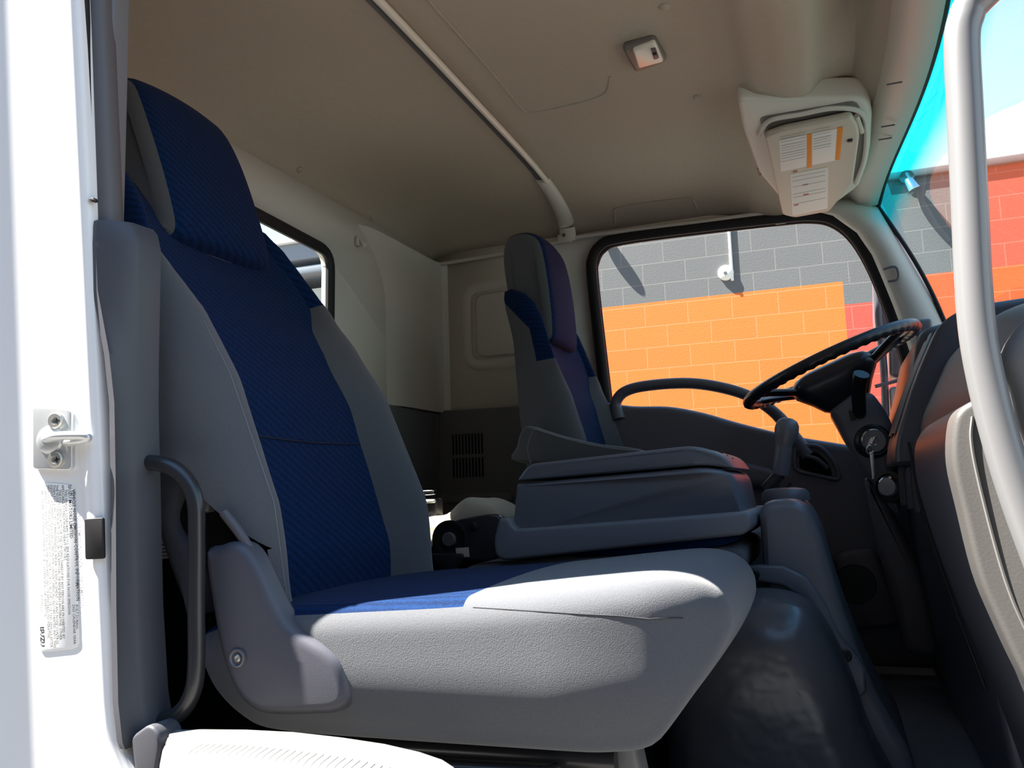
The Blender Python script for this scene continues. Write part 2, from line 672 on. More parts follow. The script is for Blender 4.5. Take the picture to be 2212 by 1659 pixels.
# dark lower lining with vent slots
tl = finish(puff_bm(roundcorners([(0.0, 0.0), (0.62, 0.0), (0.60, 0.79), (0.0, 0.797)], 0.004, 2), 'XZ', 0.845, 0.885, 0.004), 'trim_4', lowtrim_m)
tag(tl, "dark lower side lining behind the driver's seat", 'wall lining', **STRUCT)
bm = bmesh.new()
for row in ((0.573, 0.636), (0.648, 0.714)):
    for c in range(10):
        x = 0.081 + 0.0114 * c
        rbox_bm((x, 0.8455, (row[0] + row[1]) / 2), (0.0048, 0.006, row[1] - row[0]), 0, bm)
finish(bm, 'vent_slots', void_m, tl)
finish(rbox_bm((0.15, 0.842, 0.505), (0.27, 0.012, 0.03), 0.006), 'ledge', lowtrim_m, tl)
finish(rbox_bm((0.022, 0.835, 0.40), (0.018, 0.03, 0.78), 0.007), 'corner_bead', lowtrim_m, tl)

# door
door = thing('door_1', (0.98, 0.84, 0.0), "driver's door with dark lining and a sloping sill", 'door', **STRUCT)
sill = bend([(0.60, 0.785), (0.69, 0.766), (0.80, 0.757), (0.90, 0.732), (1.0, 0.696), (1.13, 0.655), (1.27, 0.622), (1.5, 0.572)], 4)
sill_out = [(0.60, 0.03)] + sill + [(1.62, 0.55), (1.62, 0.03)]
sill_out = [(p[0], p[1]) for p in sill_out]
puff('lining', sill_out, 'XZ', 0.795, 0.872, 0.022, dark_m, door, 5)
# padded ledge below the sill
arm = roundcorners([(0.60, 0.605), (0.80, 0.612), (1.0, 0.585), (1.10, 0.555), (1.10, 0.50), (1.0, 0.515), (0.8, 0.54), (0.60, 0.535)], 0.025, 4)
puff('armrest', arm, 'XZ', 0.745, 0.80, 0.02, dark_m, door, 4)
# arched grip above the sill
grip = [on(p[0], p[1], Y=0.80) for p in [(1336, 905), (1330, 872), (1350, 846), (1400, 833), (1490, 828), (1570, 840), (1630, 862), (1680, 898), (1715, 945), (1745, 985)]]
tube('grip', catmull(grip, 7), lambda t: 0.0165 + 0.006 * max(0, t - 0.75) / 0.25 + 0.008 * max(0, 0.12 - t) / 0.12, dark_m, door, 14)
# inside handle set in a recess
rc = xz([(1728, 975), (1765, 975), (1790, 1000), (1800, 1030), (1725, 1012)], 0.79)
puff('handle_recess', roundcorners(rc, 0.015, 3), 'XZ', 0.786, 0.797, 0.003, void_m, door)
rc2 = xz([(1717, 962), (1772, 963), (1803, 998), (1816, 1038), (1716, 1016)], 0.795)
tube('recess_surround', [Vector((p[0], 0.79, p[1])) for p in roundcorners(rc2, 0.02, 4)], 0.006, dark_m, door, 8, closed=True)
tube('inner_handle', catmull([on(1740, 985, Y=0.782), on(1765, 992, Y=0.778), on(1788, 1012, Y=0.782)], 6), 0.006, grey_m, door, 8)
# lower speaker pocket with a round grille
puff('door_pocket', roundcorners(xz([(1800, 1195), (1890, 1180), (1950, 1350), (1830, 1360)], 0.78), 0.03, 4), 'XZ', 0.765, 0.80, 0.012, dark_m, door)
spk = bmesh.new()
cen = on(1848, 1262, Y=0.765)
lathe_bm([(0.052, 0.0), (0.05, 0.004), (0.0, 0.004)], cen, (0, -1, 0), 24, spk)
for i in range(-5, 6):
    for j in range(-5, 6):
        if i * i + j * j < 26:
            rbox_bm(cen + Vector((i * 0.009, -0.0045, j * 0.009)), (0.004, 0.003, 0.004), 0, spk)
finish(spk, 'speaker_grille', black_m, door)
w2 = thing('window_2', (1.0, YS, 0.7), "driver's door window in a black seal, painted block wall beyond", 'window', **STRUCT)
sealp = [Vector((p[0], 0.862, p[1])) for p in hole]
tube('seal', sealp, 0.017, rubber, w2, 10, flat=(0.8, 1.0), up=(0, 1, 0))
tube('inner_seal', [Vector((1.0 + (p[0] - 1.0) * 0.975, 0.876, 0.95 + (p[1] - 0.95) * 0.965)) for p in hole], 0.008, rubber, w2, 8)
pb = bmesh.new()
pb.faces.new([pb.verts.new((p[0], 0.885, p[1])) for p in hole])
finish(pb, 'pane', pane_m, w2)

# windscreen pillar on the driver's side
zs = [1.315, 1.28, 1.22, 1.15, 1.09, 1.0, 0.93, 0.87, 0.75, 0.6]
rowsP = []
for z in zs:
    a = lerp_table([(0.6, 1.50), (0.86, 1.455), (1.02, 1.42), (1.14, 1.385), (1.225, 1.345), (1.275, 1.295), (1.30, 1.24), (1.32, 1.2)], z)
    b = lerp_table([(0.6, 1.64), (0.88, 1.572), (1.29, 1.428), (1.32, 1.418)], z)
    row = []
    for k in range(9):
        t = k / 8
        row.append(Vector((a + 0.012 + (b - a - 0.012) * t, 0.866 - 0.055 * math.sin(math.pi * (0.12 + 0.72 * t)) ** 0.8 * (1 if z < 1.3 else 0.8) - 0.0 + 0.012 * t, z)))
    rowsP.append(row)
pl = finish(grid_bm(rowsP), 'trim_5', beige, recalc=False)
thicken(pl, 0.01, 0)
tag(pl, "beige windscreen pillar on the driver's side", 'pillar', **STRUCT)
cp = [on(p[0], p[1], Y=0.805) for p in [(1908, 582), (1932, 576), (1940, 588), (1938, 604), (1918, 608)]]
finish(tube_bm(catmull(cp, 4), 0.0035, 8), 'clip_slot', grey_m, pl)
pz = [Vector((-v.x + 0, v.y, v.z)) for v in []]
rowsN = [[Vector((v.x, -v.y, v.z)) for v in r] for r in rowsP]
pn = finish(grid_bm(rowsN), 'trim_6', beige, recalc=False)
thicken(pn, 0.01, 0)
tag(pn, 'beige windscreen pillar beside the open passenger doorway', 'pillar', **STRUCT)

# windscreen
wsr = []
NS = 24
for i in range(25):
    t = i / 24
    row = []
    for j in range(NS + 1):
        y = -0.835 + 1.67 * j / NS
        xt = xfront(y)
        zt = zc(xt, y) - 0.004
        xb = 1.70 - 0.12 * (y / 0.83) ** 2
        zb = 0.84
        row.append(Vector((xb + (xt - xb) * t + 0.02 * math.sin(math.pi * t), y, zb + (zt - zb) * t)))
    wsr.append(row)
bm = grid_bm(wsr)
w3 = finish(bm, 'window_3', screen_m, recalc=False)
at = w3.data.attributes.new('height', 'FLOAT', 'POINT')
for i in range(25):
    for j in range(NS + 1):
        at.data[i * (NS + 1) + j].value = i / 24
tag(w3, 'windscreen with a blue-green shade band along its top', 'windscreen', **STRUCT)
# black edge of the glass and header trim
edge = [r[-1] for r in wsr] + [v for v in reversed(wsr[-1])]
finish(tube_bm(edge, 0.006, 8), 'glass_edge', rubber, w3)
hd = []
for j in range(31):
    y = -0.82 + 1.64 * j / 30
    x = xfront(y)
    z = zc(x, y)
    hd.append([Vector((x - 0.085, y, zc(x - 0.085, y) - 0.004)), Vector((x - 0.055, y, z - 0.004)), Vector((x - 0.028, y, z - 0.012)), Vector((x - 0.006, y, z - 0.010)), Vector((x, y, z))])
ht = finish(grid_bm(hd), 'trim_7', beige, recalc=False)
thicken(ht, 0.004, 0)
tag(ht, 'beige edging strip along the top of the windscreen', 'trim', **STRUCT)
cl = bmesh.new()
for p in [(1932, 180), (1918, 272), (1912, 300)]:
    q = on(p[0], p[1], Z=1.345)
    rbox_bm(q, (0.03, 0.002, 0.003), 0, cl)
finish(cl, 'clip_slots', grey_m, ht)

# passenger side ----------------------------------------------------------
wrt = finish(rbox_bm((0.19, -0.885, 0.72), (0.42, 0.03, 1.3), 0.004), 'wall_right', lowtrim_m)
tag(wrt, 'dark side lining behind the passenger door pillar', 'wall', **STRUCT)
# white door-shut face (B pillar) with stepped edges
JN = Vector((0.185, -0.9827, 0))
JE = Vector((0.9827, 0.185, 0))
JP = Vector((0.46, -0.918, 0.6))


def J(px, py, out=0.0):
    return onplane(px, py, JP + JN * out, JN)


def lean(z):
    return 0.0 if z < 0.25 else -0.085 * (z - 0.25)


jp = [(-0.50, 0.03), (-0.32, 0.03), (-0.245, 0.026), (-0.225, 0.022), (-0.21, 0.012), (-0.195, 0.004), (-0.18, 0.0), (-0.12, 0.0), (-0.09, 0.0), (-0.036, 0.0), (-0.028, 0.002), (-0.020, 0.008),
      (-0.013, 0.010), (-0.006, 0.009), (0.0, 0.003), (0.003, -0.010), (0.0, -0.03)]
rows = []
for k in range(40):
    z = -0.1 + 1.55 * k / 39
    fl = 0.0 if z > 0.27 else 0.55 * ((0.27 - z) / 0.37) ** 1.5      # sweeps forward into the sill
    rows.append([JP + JE * (s + lean(z) * 1.0 + fl * max(0, (s + 0.32) / 0.32)) + JN * o + Vector((0, 0, z - 0.6)) for s, o in jp])
jam = finish(grid_bm(rows), 'trim_8', paint, recalc=False)
tag(jam, 'white painted door pillar beside the passenger seat', 'door pillar', **STRUCT)

# dark plastic pillar cover
cov = []
secs = [(0.870, 0.405, 0.445, 0.0), (0.862, 0.404, 0.452, 0.004), (0.84, 0.405, 0.458, 0.008), (0.78, 0.411, 0.458, 0.010), (0.70, 0.432, 0.458, 0.010), (0.64, 0.442, 0.459, 0.010), (0.55, 0.447, 0.464, 0.010),
        (0.40, 0.453, 0.472, 0.010), (0.30, 0.459, 0.482, 0.010), (0.258, 0.466, 0.492, 0.008), (0.25, 0.468, 0.486, 0.0)]
bm = bmesh.new()
rings = []
for z, x0, x1, g in secs:
    ring = [(x0, -0.905), (x0 + 0.002, -0.928 - g * 0.3), (x0 + 0.012, -0.930 - g * 0.3), (x0 + 0.6 * (x1 - x0), -0.922 - g * 0.3), (x1 - 0.003, -0.908), (x1, -0.902), (x1 + 0.002, -0.87), (x0, -0.865)]
    rings.append([bm.verts.new((p[0], p[1], z)) for p in ring])
for i in range(len(rings) - 1):
    for k in range(8):
        bm.faces.new((rings[i][k], rings[i][(k + 1) % 8], rings[i + 1][(k + 1) % 8], rings[i + 1][k]))
bm.faces.new(rings[0])
bm.faces.new(rings[-1][::-1])
pc = finish(bm, 'trim_9', pillar_m, sharp=math.radians(30))
tag(pc, 'dark grey plastic cover on the white door pillar', 'pillar trim', **STRUCT)
# inner flange of the cover, seen through the grab handle
finish(puff_bm(xz([(292, 1230), (312, 1240), (345, 1520), (318, 1562)], -0.86), 'XZ', -0.872, -0.862, 0.003), 'flange', pillar_m, pc)
# upper pillar strip and weatherstrip
ps = finish(tube_bm([Vector((0.372, -0.905, 1.34)), Vector((0.385, -0.905, 1.15)), Vector((0.398, -0.905, 1.0)), Vector((0.411, -0.905, 0.85))], 0.018, 12, flat=(1.0, 0.75)), 'trim_10', grey_m)
tag(ps, 'grey lining strip on the upper door pillar', 'pillar trim', **STRUCT)
seal = finish(tube_bm([Vector((0.366, -0.928, 1.34)), Vector((0.383, -0.926, 1.10)), Vector((0.396, -0.925, 0.93)), Vector((0.402, -0.925, 0.86))], 0.0075, 10), 'trim_11', rubber)
tag(seal, 'black weatherstrip along the white door pillar', 'weatherstrip', **STRUCT)
tab = finish(puff_bm([(p.x, p.z) for p in [on(192, 431, Y=-0.934), on(202, 427, Y=-0.934), on(206, 433, Y=-0.934), on(200, 436, Y=-0.934)]], "XZ", -0.936, -0.928, 0.001), "rubber_tab", rubber)
tag(tab, 'small black rubber tab on the weatherstrip of the upper door pillar', 'rubber tab')

# floor ---------------------------------------------------------------------
fl = finish(rbox_bm((0.87, 0, -0.02), (1.82, 1.80, 0.04), 0.0), 'floor', floor_m)
tag(fl, 'black vinyl cab floor', 'floor', **STRUCT)
pf = finish(rbox_bm((0.47, 0, 0.09), (0.94, 1.74, 0.19), 0.015), 'trim_12', void_m)
tag(pf, 'black raised platform under the seats', 'seat platform', **STRUCT)
fw = finish(grid_bm([[Vector((1.62 + 0.03 * k, y, z)) for y in (-0.85, -0.4, 0, 0.4, 0.87)] for k, z in enumerate([0, 0.12, 0.3, 0.6])]), 'trim_13', dark_m, recalc=False)
thicken(fw, 0.01, 0)
tag(fw, 'dark bulkhead below the dashboard', 'bulkhead', **STRUCT)

# ------------------------------------------------------------------ engine hump and gear console
hump_o = bend([(0.955, 0.10), (0.958, 0.20), (0.985, 0.295), (1.05, 0.342), (1.13, 0.350), (1.185, 0.325), (1.225, 0.245), (1.262, 0.14), (1.31, 0.05)], 5) + [(1.33, 0.0), (0.955, 0.0)]


def hump_fn(co):
    t = max(0.0, (-co.y - 0.12) / 0.21)
    k = 1 - 0.07 * t ** 2
    bulge = 0.035 * max(0.0, 1 - ((co.x - 1.12) / 0.17) ** 2) * max(0.0, min(1.0, co.z / 0.22)) * max(0.0, min(1.0, (-co.y - 0.14) / 0.18))
    return Vector((co.x + (0.012 * math.sin(co.z * 9 + co.y * 5) if co.x > 1.0 else 0), co.y - bulge, co.z * k))


hump = finish(puff_bm(hump_o, 'XZ', -0.325, -0.138, 0.06, 8, fn=hump_fn), 'engine_cover', vinyl, sharp=math.radians(60))
tag(hump, 'rounded black vinyl hump on the floor in front of the passenger seat', 'engine cover')

gc = thing('gear_console', (1.15, 0.05, 0.10), 'grey plastic gear console rising behind the black floor hump', 'console')
co = roundcorners([(1.113, 0.0), (1.113, 0.49), (1.185, 0.492), (1.210, 0.445), (1.232, 0.335), (1.250, 0.265), (1.280, 0.17), (1.330, 0.07), (1.330, 0.0)], [0.004, 0.03, 0.03, 0.04, 0.04, 0.04, 0.04, 0.03, 0.004], 5)
puff('housing', co, 'XZ', -0.135, 0.20, 0.018, box_m, gc, 5)
fo = xz([(1604, 1224), (1640, 1220), (1692, 1222), (1742, 1246), (1782, 1302), (1812, 1368), (1848, 1412), (1868, 1440), (1872, 1492), (1852, 1512), (1832, 1482), (1806, 1424), (1778, 1358), (1738, 1292), (1690, 1264), (1640, 1256), (1604, 1262)], -0.145)
puff('skirt_flange', fo, 'XZ', -0.152, -0.132, 0.005, box_m, gc, 3)
for p in [(1627, 1241), (1825, 1416)]:
    q = on(p[0], p[1], Y=-0.152)
    lathe('push_pin', [(0.011, 0.0), (0.011, 0.002), (0.008, 0.004), (0.006, 0.004), (0.005, 0.002), (0.0, 0.002)], q, (0, -1, 0), black_m, gc, 20)
lathe('boot_cap', [(0.046, -0.004), (0.045, 0.010), (0.038, 0.018), (0.02, 0.021), (0.0, 0.021)], (1.150, 0.06, 0.490), (0, 0, 1), dark_m, gc, 32)
gl_ = thing('gear_lever', (1.12, 0.08, 0.51), 'black gear lever with a tall grip standing on the grey console', 'gear lever')
p0, p1, p2, p3 = Vector((1.112, 0.08, 0.508)), on(1686, 1022, Y=0.08), on(1694, 960, Y=0.08), on(1708, 930, Y=0.08)
tube('shaft', [p0, p1], 0.0115, blackmetal, gl_, 14)
tube('grip', [p1 + Vector((-0.001, 0, -0.004)), p1, p1 * 0.5 + p2 * 0.5, p2], 0.0160, dark_m, gl_, 16)
kd = (p3 - p2).normalized()
lathe('knob', [(0.0155, -0.006), (0.0185, 0.006), (0.022, 0.018), (0.0235, 0.030), (0.022, 0.041), (0.017, 0.049), (0.009, 0.053), (0.0, 0.054)], p2, (kd.x * 0.5, 0, 1), dark_m, gl_, 24)
finish(tube_bm([p0 + Vector((0.026, 0.02, -0.008)), p1 + Vector((0.018, 0.02, -0.02))], 0.003, 8), 'cable', black_m, gl_)

# ------------------------------------------------------------------ seats
DP = [(-0.06, 0.030), (0.03, 0.062), (0.185, 0.075), (0.26, 0.082), (0.37, 0.069), (0.46, 0.046), (0.53, 0.030), (0.60, 0.015), (0.66, -0.002), (0.71, -0.034)]
DB = [(-0.06, 0.085), (0.08, 0.12), (0.26, 0.118), (0.37, 0.100), (0.45, 0.080), (0.50, 0.067), (0.55, 0.057), (0.60, 0.047), (0.65, 0.030), (0.685, 0.004), (0.71, -0.034)]
DK = [(-0.06, -0.050), (0.25, -0.040), (0.55, -0.040), (0.71, -0.062)]
HW = [(-0.06, 0.235), (0.05, 0.25), (0.30, 0.25), (0.38, 0.240), (0.45, 0.226), (0.52, 0.210), (0.58, 0.198), (0.64, 0.187), (0.68, 0.172), (0.71, 0.146)]
PW = [(-0.06, 0.15), (0.10, 0.147), (0.20, 0.143), (0.33, 0.140), (0.38, 0.146), (0.42, 0.158), (0.46, 0.180), (0.48, 0.19), (0.71, 0.13)]


def make_seat(root, pivot, tilt, yc, cushion=True, hw_scale=1.0):
    u = Vector((-math.sin(tilt), 0, math.cos(tilt)))
    n = Vector((math.cos(tilt), 0, math.sin(tilt)))
    P0 = Vector((pivot[0], yc, pivot[1]))

    def at(s, y, d):
        return P0 + u * s + n * d + Vector((0, y, 0))

    # backrest body, built upright as (height, across, depth) and then leaned into place
    bm = bmesh.new()
    ss = sorted([-0.06 + 0.77 * i / 64 for i in range(65)] + [0.482])
    rings = []
    for s in ss:
        hw = lerp_table(HW, s)
        pw = min(lerp_table(PW, s), hw * 0.90)
        dp, db, dk = lerp_table(DP, s), lerp_table(DB, s), lerp_table(DK, s)

        def front(ay):
            wt = min(1.0, max(0.0, (s - 0.40) / 0.14))
            wt = wt * wt * (3 - 2 * wt)
            if ay <= pw:
                return dp + (db - dp) * 0.5 * wt * (ay / pw) ** 2
            t = (ay - pw) / (hw - pw)
            base = dp + (db - dp) * 0.5 * wt
            if t < 0.6:
                return base + (db - base) * math.sin(math.pi / 2 * t / 0.6)
            R = (db - dk) * 0.42
            q = (t - 0.6) / 0.4
            return db - R * (1 - math.sqrt(max(0, 1 - q * q)))
        ys = []
        nb, npn = 14, 14
        for i in range(nb):
            ys.append(-hw + (hw - pw) * (1 - math.cos(math.pi / 2 * i / nb)))
        for i in range(npn + 1):
            ys.append(-pw + 2 * pw * i / npn)
        for i in range(nb):
            ys.append(hw - (hw - pw) * (1 - math.cos(math.pi / 2 * (nb - 1 - i) / nb)))
        ring = [(s, y, front(abs(y))) for y in ys]
        back = []
        for i in range(1, 5):
            back.append((s, hw * (1 - 0.03 * (i / 4) ** 2), front(hw) + (dk + 0.02 - front(hw)) * i / 4))
        for i in range(0, 11):
            back.append((s, hw * 0.94 - 2 * hw * 0.94 * i / 10, dk))
        for i in range(4, 0, -1):
            back.append((s, -hw * (1 - 0.03 * (i / 4) ** 2), front(hw) + (dk + 0.02 - front(hw)) * i / 4))
        rings.append([bm.verts.new(c) for c in ring + back])
    nr = len(rings[0])
    lay = bm.faces.layers.int.new('part')
    for i in range(len(rings) - 1):
        for k in range(nr):
            f = bm.faces.new((rings[i][k], rings[i][(k + 1) % nr], rings[i + 1][(k + 1) % nr], rings[i + 1][k]))
            f[lay] = 0 if 14 <= k < 28 else (2 if 28 + 14 <= k < nr - 0 and k >= 42 else 1)
    f = bm.faces.new(rings[0][::-1])
    f[lay] = 3
    f = bm.faces.new(rings[-1])
    f[lay] = 0
    # the blue shoulder wraps over the grey sides along a slanted line
    bmesh.ops.bisect_plane(bm, geom=bm.verts[:] + bm.edges[:] + bm.faces[:], plane_co=(0.594, 0, 0), plane_no=(1, 0, 1.35))
    # the side cloth ends in a slanted flap above the recliner
    bmesh.ops.bisect_plane(bm, geom=bm.verts[:] + bm.edges[:] + bm.faces[:], plane_co=(0.204, 0, 0), plane_no=(1, 0, 1.74))
    kill = []
    for f in bm.faces:
        c = f.calc_center_median()
        if f[lay] == 3:
            kill.append(f)
        elif f[lay] == 2 and c.x + 1.74 * c.z < 0.204 and c.x < 0.2:
            kill.append(f)
        elif f[lay] == 1 and c.x + 1.74 * c.z < 0.204 and c.x < 0.2 and abs(c.y) > 0.221:
            kill.append(f)
        elif f[lay] in (1, 2):
            f[lay] = 0 if (c.x > 0.482 if f[lay] == 1 else c.x + 1.35 * c.z > 0.594) else 1
    bmesh.ops.delete(bm, geom=kill, context='FACES')
    bmesh.ops.recalc_face_normals(bm, faces=bm.faces)
    for v in bm.verts:
        v.co = at(*v.co)
    split(bm, lambda f: f[lay], ['back_panel', 'side_bolster'], [blue, grey_fab], root)
    # cross seam in the blue panel, welts beside it
    seam = []
    for i in range(15):
        y = -0.14 + 0.28 * i / 14
        seam.append(at(0.195 - 0.004 * math.sin(math.pi * i / 14), y, lerp_table(DP, 0.195) + 0.0006))
    finish(tube_bm(seam, 0.0016, 6), 'cross_seam', darkthread, root)
    for sg in (-1, 1):
        line = []
        for i in range(41):
            s = -0.05 + 0.40 * i / 40
            hw = lerp_table(HW, s)
            pw = lerp_table(PW, s)
            t = 0.62
            line.append(at(s, sg * (pw + (hw - pw) * t), lerp_table(DB, s) + 0.0002))
        finish(tube_bm(line, 0.0008, 6), 'bolster_seam', thread, root)
    # headrest
    hp = bend([(0.548, 0.020), (0.556, 0.046), (0.60, 0.056), (0.70, 0.062), (0.79, 0.061), (0.845, 0.052), (0.876, 0.026), (0.888, -0.012), (0.878, -0.045), (0.83, -0.062),
               (0.72, -0.064), (0.62, -0.058), (0.56, -0.040), (0.545, -0.005)], 4, True)
    b = puff_bm(hp, 'XZ', -0.126, 0.126, 0.026, 5)
    bmesh.ops.subdivide_edges(b, edges=[e for e in b.edges if abs(e.verts[0].co.y - e.verts[1].co.y) > 0.15], cuts=8)
    lay2 = b.faces.layers.int.new('part')
    for f in b.faces:
        c = f.calc_center_median()
        f[lay2] = 0 if (abs(c.y) < 0.114 and c.z > -0.036 * (1 if c.x > 0.8 else -0.6)) else 1
    for v in b.verts:
        s, y, d = v.co.x, v.co.y, v.co.z
        w = 1.0 - 0.16 * max(0.0, (s - 0.72) / 0.17) ** 2.2
        # crown across the width; top edge droops to the corners
        d2 = d + 0.008 * (1 - (y / 0.13) ** 2) * (1 if d > 0 else 0)
        s2 = s - 0.010 * (abs(y) / 0.13) ** 2.5 * max(0, (s - 0.7) / 0.17)
        v.co = at(s2, y * w, d2)
    hr = split(b, lambda f: f[lay2], ['headrest_face', 'headrest_side'], [blue, grey_fab], root)
    # rear shell and lower gap
    return at, u, n


seat = thing('passenger_seat', (0.80, -0.59, 0.19), 'blue and grey high-back passenger seat nearest the open doorway', 'seat')
at1, u1, n1 = make_seat(seat, (0.50, 0.40), math.radians(22), -0.59)
cush = bend([(0.50, 0.36), (0.56, 0.388), (0.69, 0.398), (0.85, 0.408), (0.98, 0.421), (1.06, 0.427), (1.105, 0.416), (1.122, 0.385), (1.112, 0.345), (1.075, 0.292), (1.045, 0.258), (1.00, 0.250),
             (0.94, 0.249), (0.75, 0.247), (0.60, 0.248), (0.55, 0.265), (0.51, 0.31)], 5, True)


def outline_top_bottom(out, x):
    zs = []
    N = len(out)
    for k in range(N):
        (x0, z0), (x1, z1) = out[k - 1], out[k]
        if (x0 - x) * (x1 - x) <= 0 and abs(x1 - x0) > 1e-9:
            zs.append(z0 + (z1 - z0) * (x - x0) / (x1 - x0))
    return (max(zs), min(zs)) if zs else None


def make_cushion(root, yc, dx, dz):
    xmin, xmax = min(p[0] for p in cush) + 1e-4, max(p[0] for p in cush) - 1e-4
    xs = [xmin + (xmax - xmin) * 0.5 * (1 - math.cos(math.pi * i / 70)) for i in range(71)]
    xs = sorted(xs + [0.853])
    bm = bmesh.new()
    lay = bm.faces.layers.int.new('part')
    rings = []
    NA, NS_, NT = 8, 14, 18
    for x in xs:
        zt, zb = outline_top_bottom(cush, x)
        if x == xs[-1]:
            zt = zb = (zt + zb) / 2
        h = max(zt - zb, 0.0)
        hw = 0.255 - 0.046 * max(0.0, (x - 0.945) / 0.18) ** 2 - 0.01 * max(0.0, (0.60 - x) / 0.1) ** 2
        e = min(1.0, max(0.0, (x - 1.045) / (xmax - 1.045)))
        hw -= 0.06 * (1 - math.sqrt(max(0.0, 1 - e * e)))
        rt, rb = min(0.034, h * 0.45), min(0.014, h * 0.3)

        def side(z):
            return hw - min(0.06, 0.036 * max(0.0, (0.338 - z) / 0.1) ** 2) * min(1.0, h / 0.1)
        half = []                                   # near half, bottom centre to top centre
        yb = side(zb + rb) - rb
        for k in range(5):
            half.append((yb * k / 5, zb))
        for k in range(5):
            a = math.pi / 2 * k / 4
            half.append((yb + rb * math.sin(a), zb + rb * (1 - math.cos(a))))
        for k in range(1, NS_):
            z = zb + rb + (zt - rt - zb - rb) * k / NS_
            half.append((side(z), z))
        yt = side(zt - rt) - rt
        for k in range(NA + 1):
            a = math.pi / 2 * k / NA
            half.append((yt + rt * math.cos(a), zt - rt + rt * math.sin(a)))
        for k in range(1, NT // 2):
            y = yt * (1 - k / (NT // 2))
            half.append((y, zt + 0.006 * (1 - (y / yt) ** 2) * min(1.0, h / 0.1)))
        full = [(-y, z) for y, z in half] + [(0, zt + 0.006 * min(1.0, h / 0.1))] + [(y, z) for y, z in reversed(half)][:-1]
        bulge = 0.008 * max(0.0, (x - 0.95) / 0.17) ** 2
        rings.append([bm.verts.new((x + dx + bulge * (1 - (y / 0.255) ** 2), yc + y, z + dz)) for y, z in full])
        ia = 5 + 5 + NS_ - 1 + NA // 2
    n = len(rings[0])
    for i in range(len(rings) - 1):
        xm = (xs[i] + xs[i + 1]) / 2
        for k in range(n):
            f = bm.faces.new((rings[i][k], rings[i][(k + 1) % n], rings[i + 1][(k + 1) % n], rings[i + 1][k]))
            f[lay] = 0 if (xm < 0.853 and ia <= k < n + 1 - ia - 1) else 1
    ringco = [[v.co.copy() for v in r] for r in rings]
    bm.faces.new(rings[0][::-1])[lay] = 1
    split(bm, lambda f: f[lay], ['cushion_panel', 'cushion'], [blue, grey_fab], root)
    # stitched seam running forward from the blue panel
    sml = []
    for x, ring in zip(xs, ringco):
        if 0.853 < x < 1.085:
            k = ia - 4.6 * min(1.0, (x - 0.853) / 0.2)
            k0 = int(math.floor(k))
            sml.append(ring[k0] * (1 - (k - k0)) + ring[k0 + 1] * (k - k0))
    finish(tube_bm(sml, 0.0007, 6), 'cushion_seam', mat('dull_thread', (0.035, 0.036, 0.04), 0.9), root)


make_cushion(seat, -0.59, 0.0, 0.0)
# recliner cover
co_ = xz([(440, 1195), (468, 1178), (500, 1170), (528, 1180), (552, 1215), (578, 1272), (606, 1332), (640, 1368), (690, 1400), (722, 1432), (738, 1480), (738, 1522), (715, 1546), (660, 1550), (570, 1546), (528, 1525), (496, 1480), (470, 1400), (452, 1300)], -0.860)
cv = puff('recliner_cover', bend(co_, 4, True), 'XZ', -0.862, -0.822, 0.014, cover_m, seat, 5, fn=lambda c: c + Vector((0, 0.012 * max(0, (c.x - 0.61) / 0.1), 0)))
q = on(512, 1422, Y=-0.8622)
lathe('screw_recess', [(0.0105, -0.004), (0.0105, 0.0012), (0.009, 0.0018), (0.0078, 0.0004), (0.007, -0.003), (0.0, -0.003)], q, (0, -1, 0), dark_m, cv, 24)
lathe('screw', [(0.0045, -0.003), (0.0045, 0.0), (0.003, 0.001), (0.0, 0.0005)], q, (0, -1, 0), screw_m, cv, 12)
# rear fabric skirt of the backrest, the dark recliner gap and lever bar
sk = bend(xz([(300, 985), (400, 1000), (395, 1060), (380, 1110), (385, 1140), (410, 1185), (420, 1235), (416, 1290), (408, 1330), (365, 1220), (330, 1110), (305, 1050)], -0.82), 4, True)
puff('back_skirt', sk, 'XZ', -0.825, -0.37, 0.012, dark_fab, seat, 3)
gp = xz([(380, 1020), (470, 1060), (560, 1190), (560, 1260), (520, 1230), (440, 1210), (400, 1200)], -0.80)
puff('recliner_gap_shade', roundcorners(gp, 0.02, 3), 'XZ', -0.812, -0.79, 0.004, void_m, seat)  # black sheet standing for the shade inside the recliner gap
tube('recliner_bar', catmull([on(p[0], p[1], Y=-0.846) for p in [(484, 1108), (518, 1152), (546, 1200), (565, 1242), (570, 1268)]], 4), 0.0062, grey_m, seat, 10)
finish(puff_bm(roundcorners(xz([(425, 1070), (455, 1075), (452, 1105), (425, 1110)], -0.83), 0.004, 3), 'XZ', -0.832, -0.815, 0.003), 'cover_tab', grey_m, seat)
# rails and supports
for yy in (-0.77, -0.41):
    tube('slide_rail', [Vector((0.60, yy, 0.218)), Vector((1.00, yy, 0.228))], 0.013, blackmetal, seat, 12, flat=(1.0, 1.2))
puff('front_support', roundcorners([(0.925, 0.185), (1.03, 0.185), (1.015, 0.265), (0.94, 0.265)], 0.015, 3), 'XZ', -0.765, -0.72, 0.01, steel and mat('support_grey', (0.16, 0.155, 0.16), 0.4), seat)
tube('adjust_bar', [Vector((0.66, -0.80, 0.212)), Vector((0.93, -0.80, 0.222)), Vector((0.94, -0.79, 0.224))], 0.006, blackmetal, seat, 10)

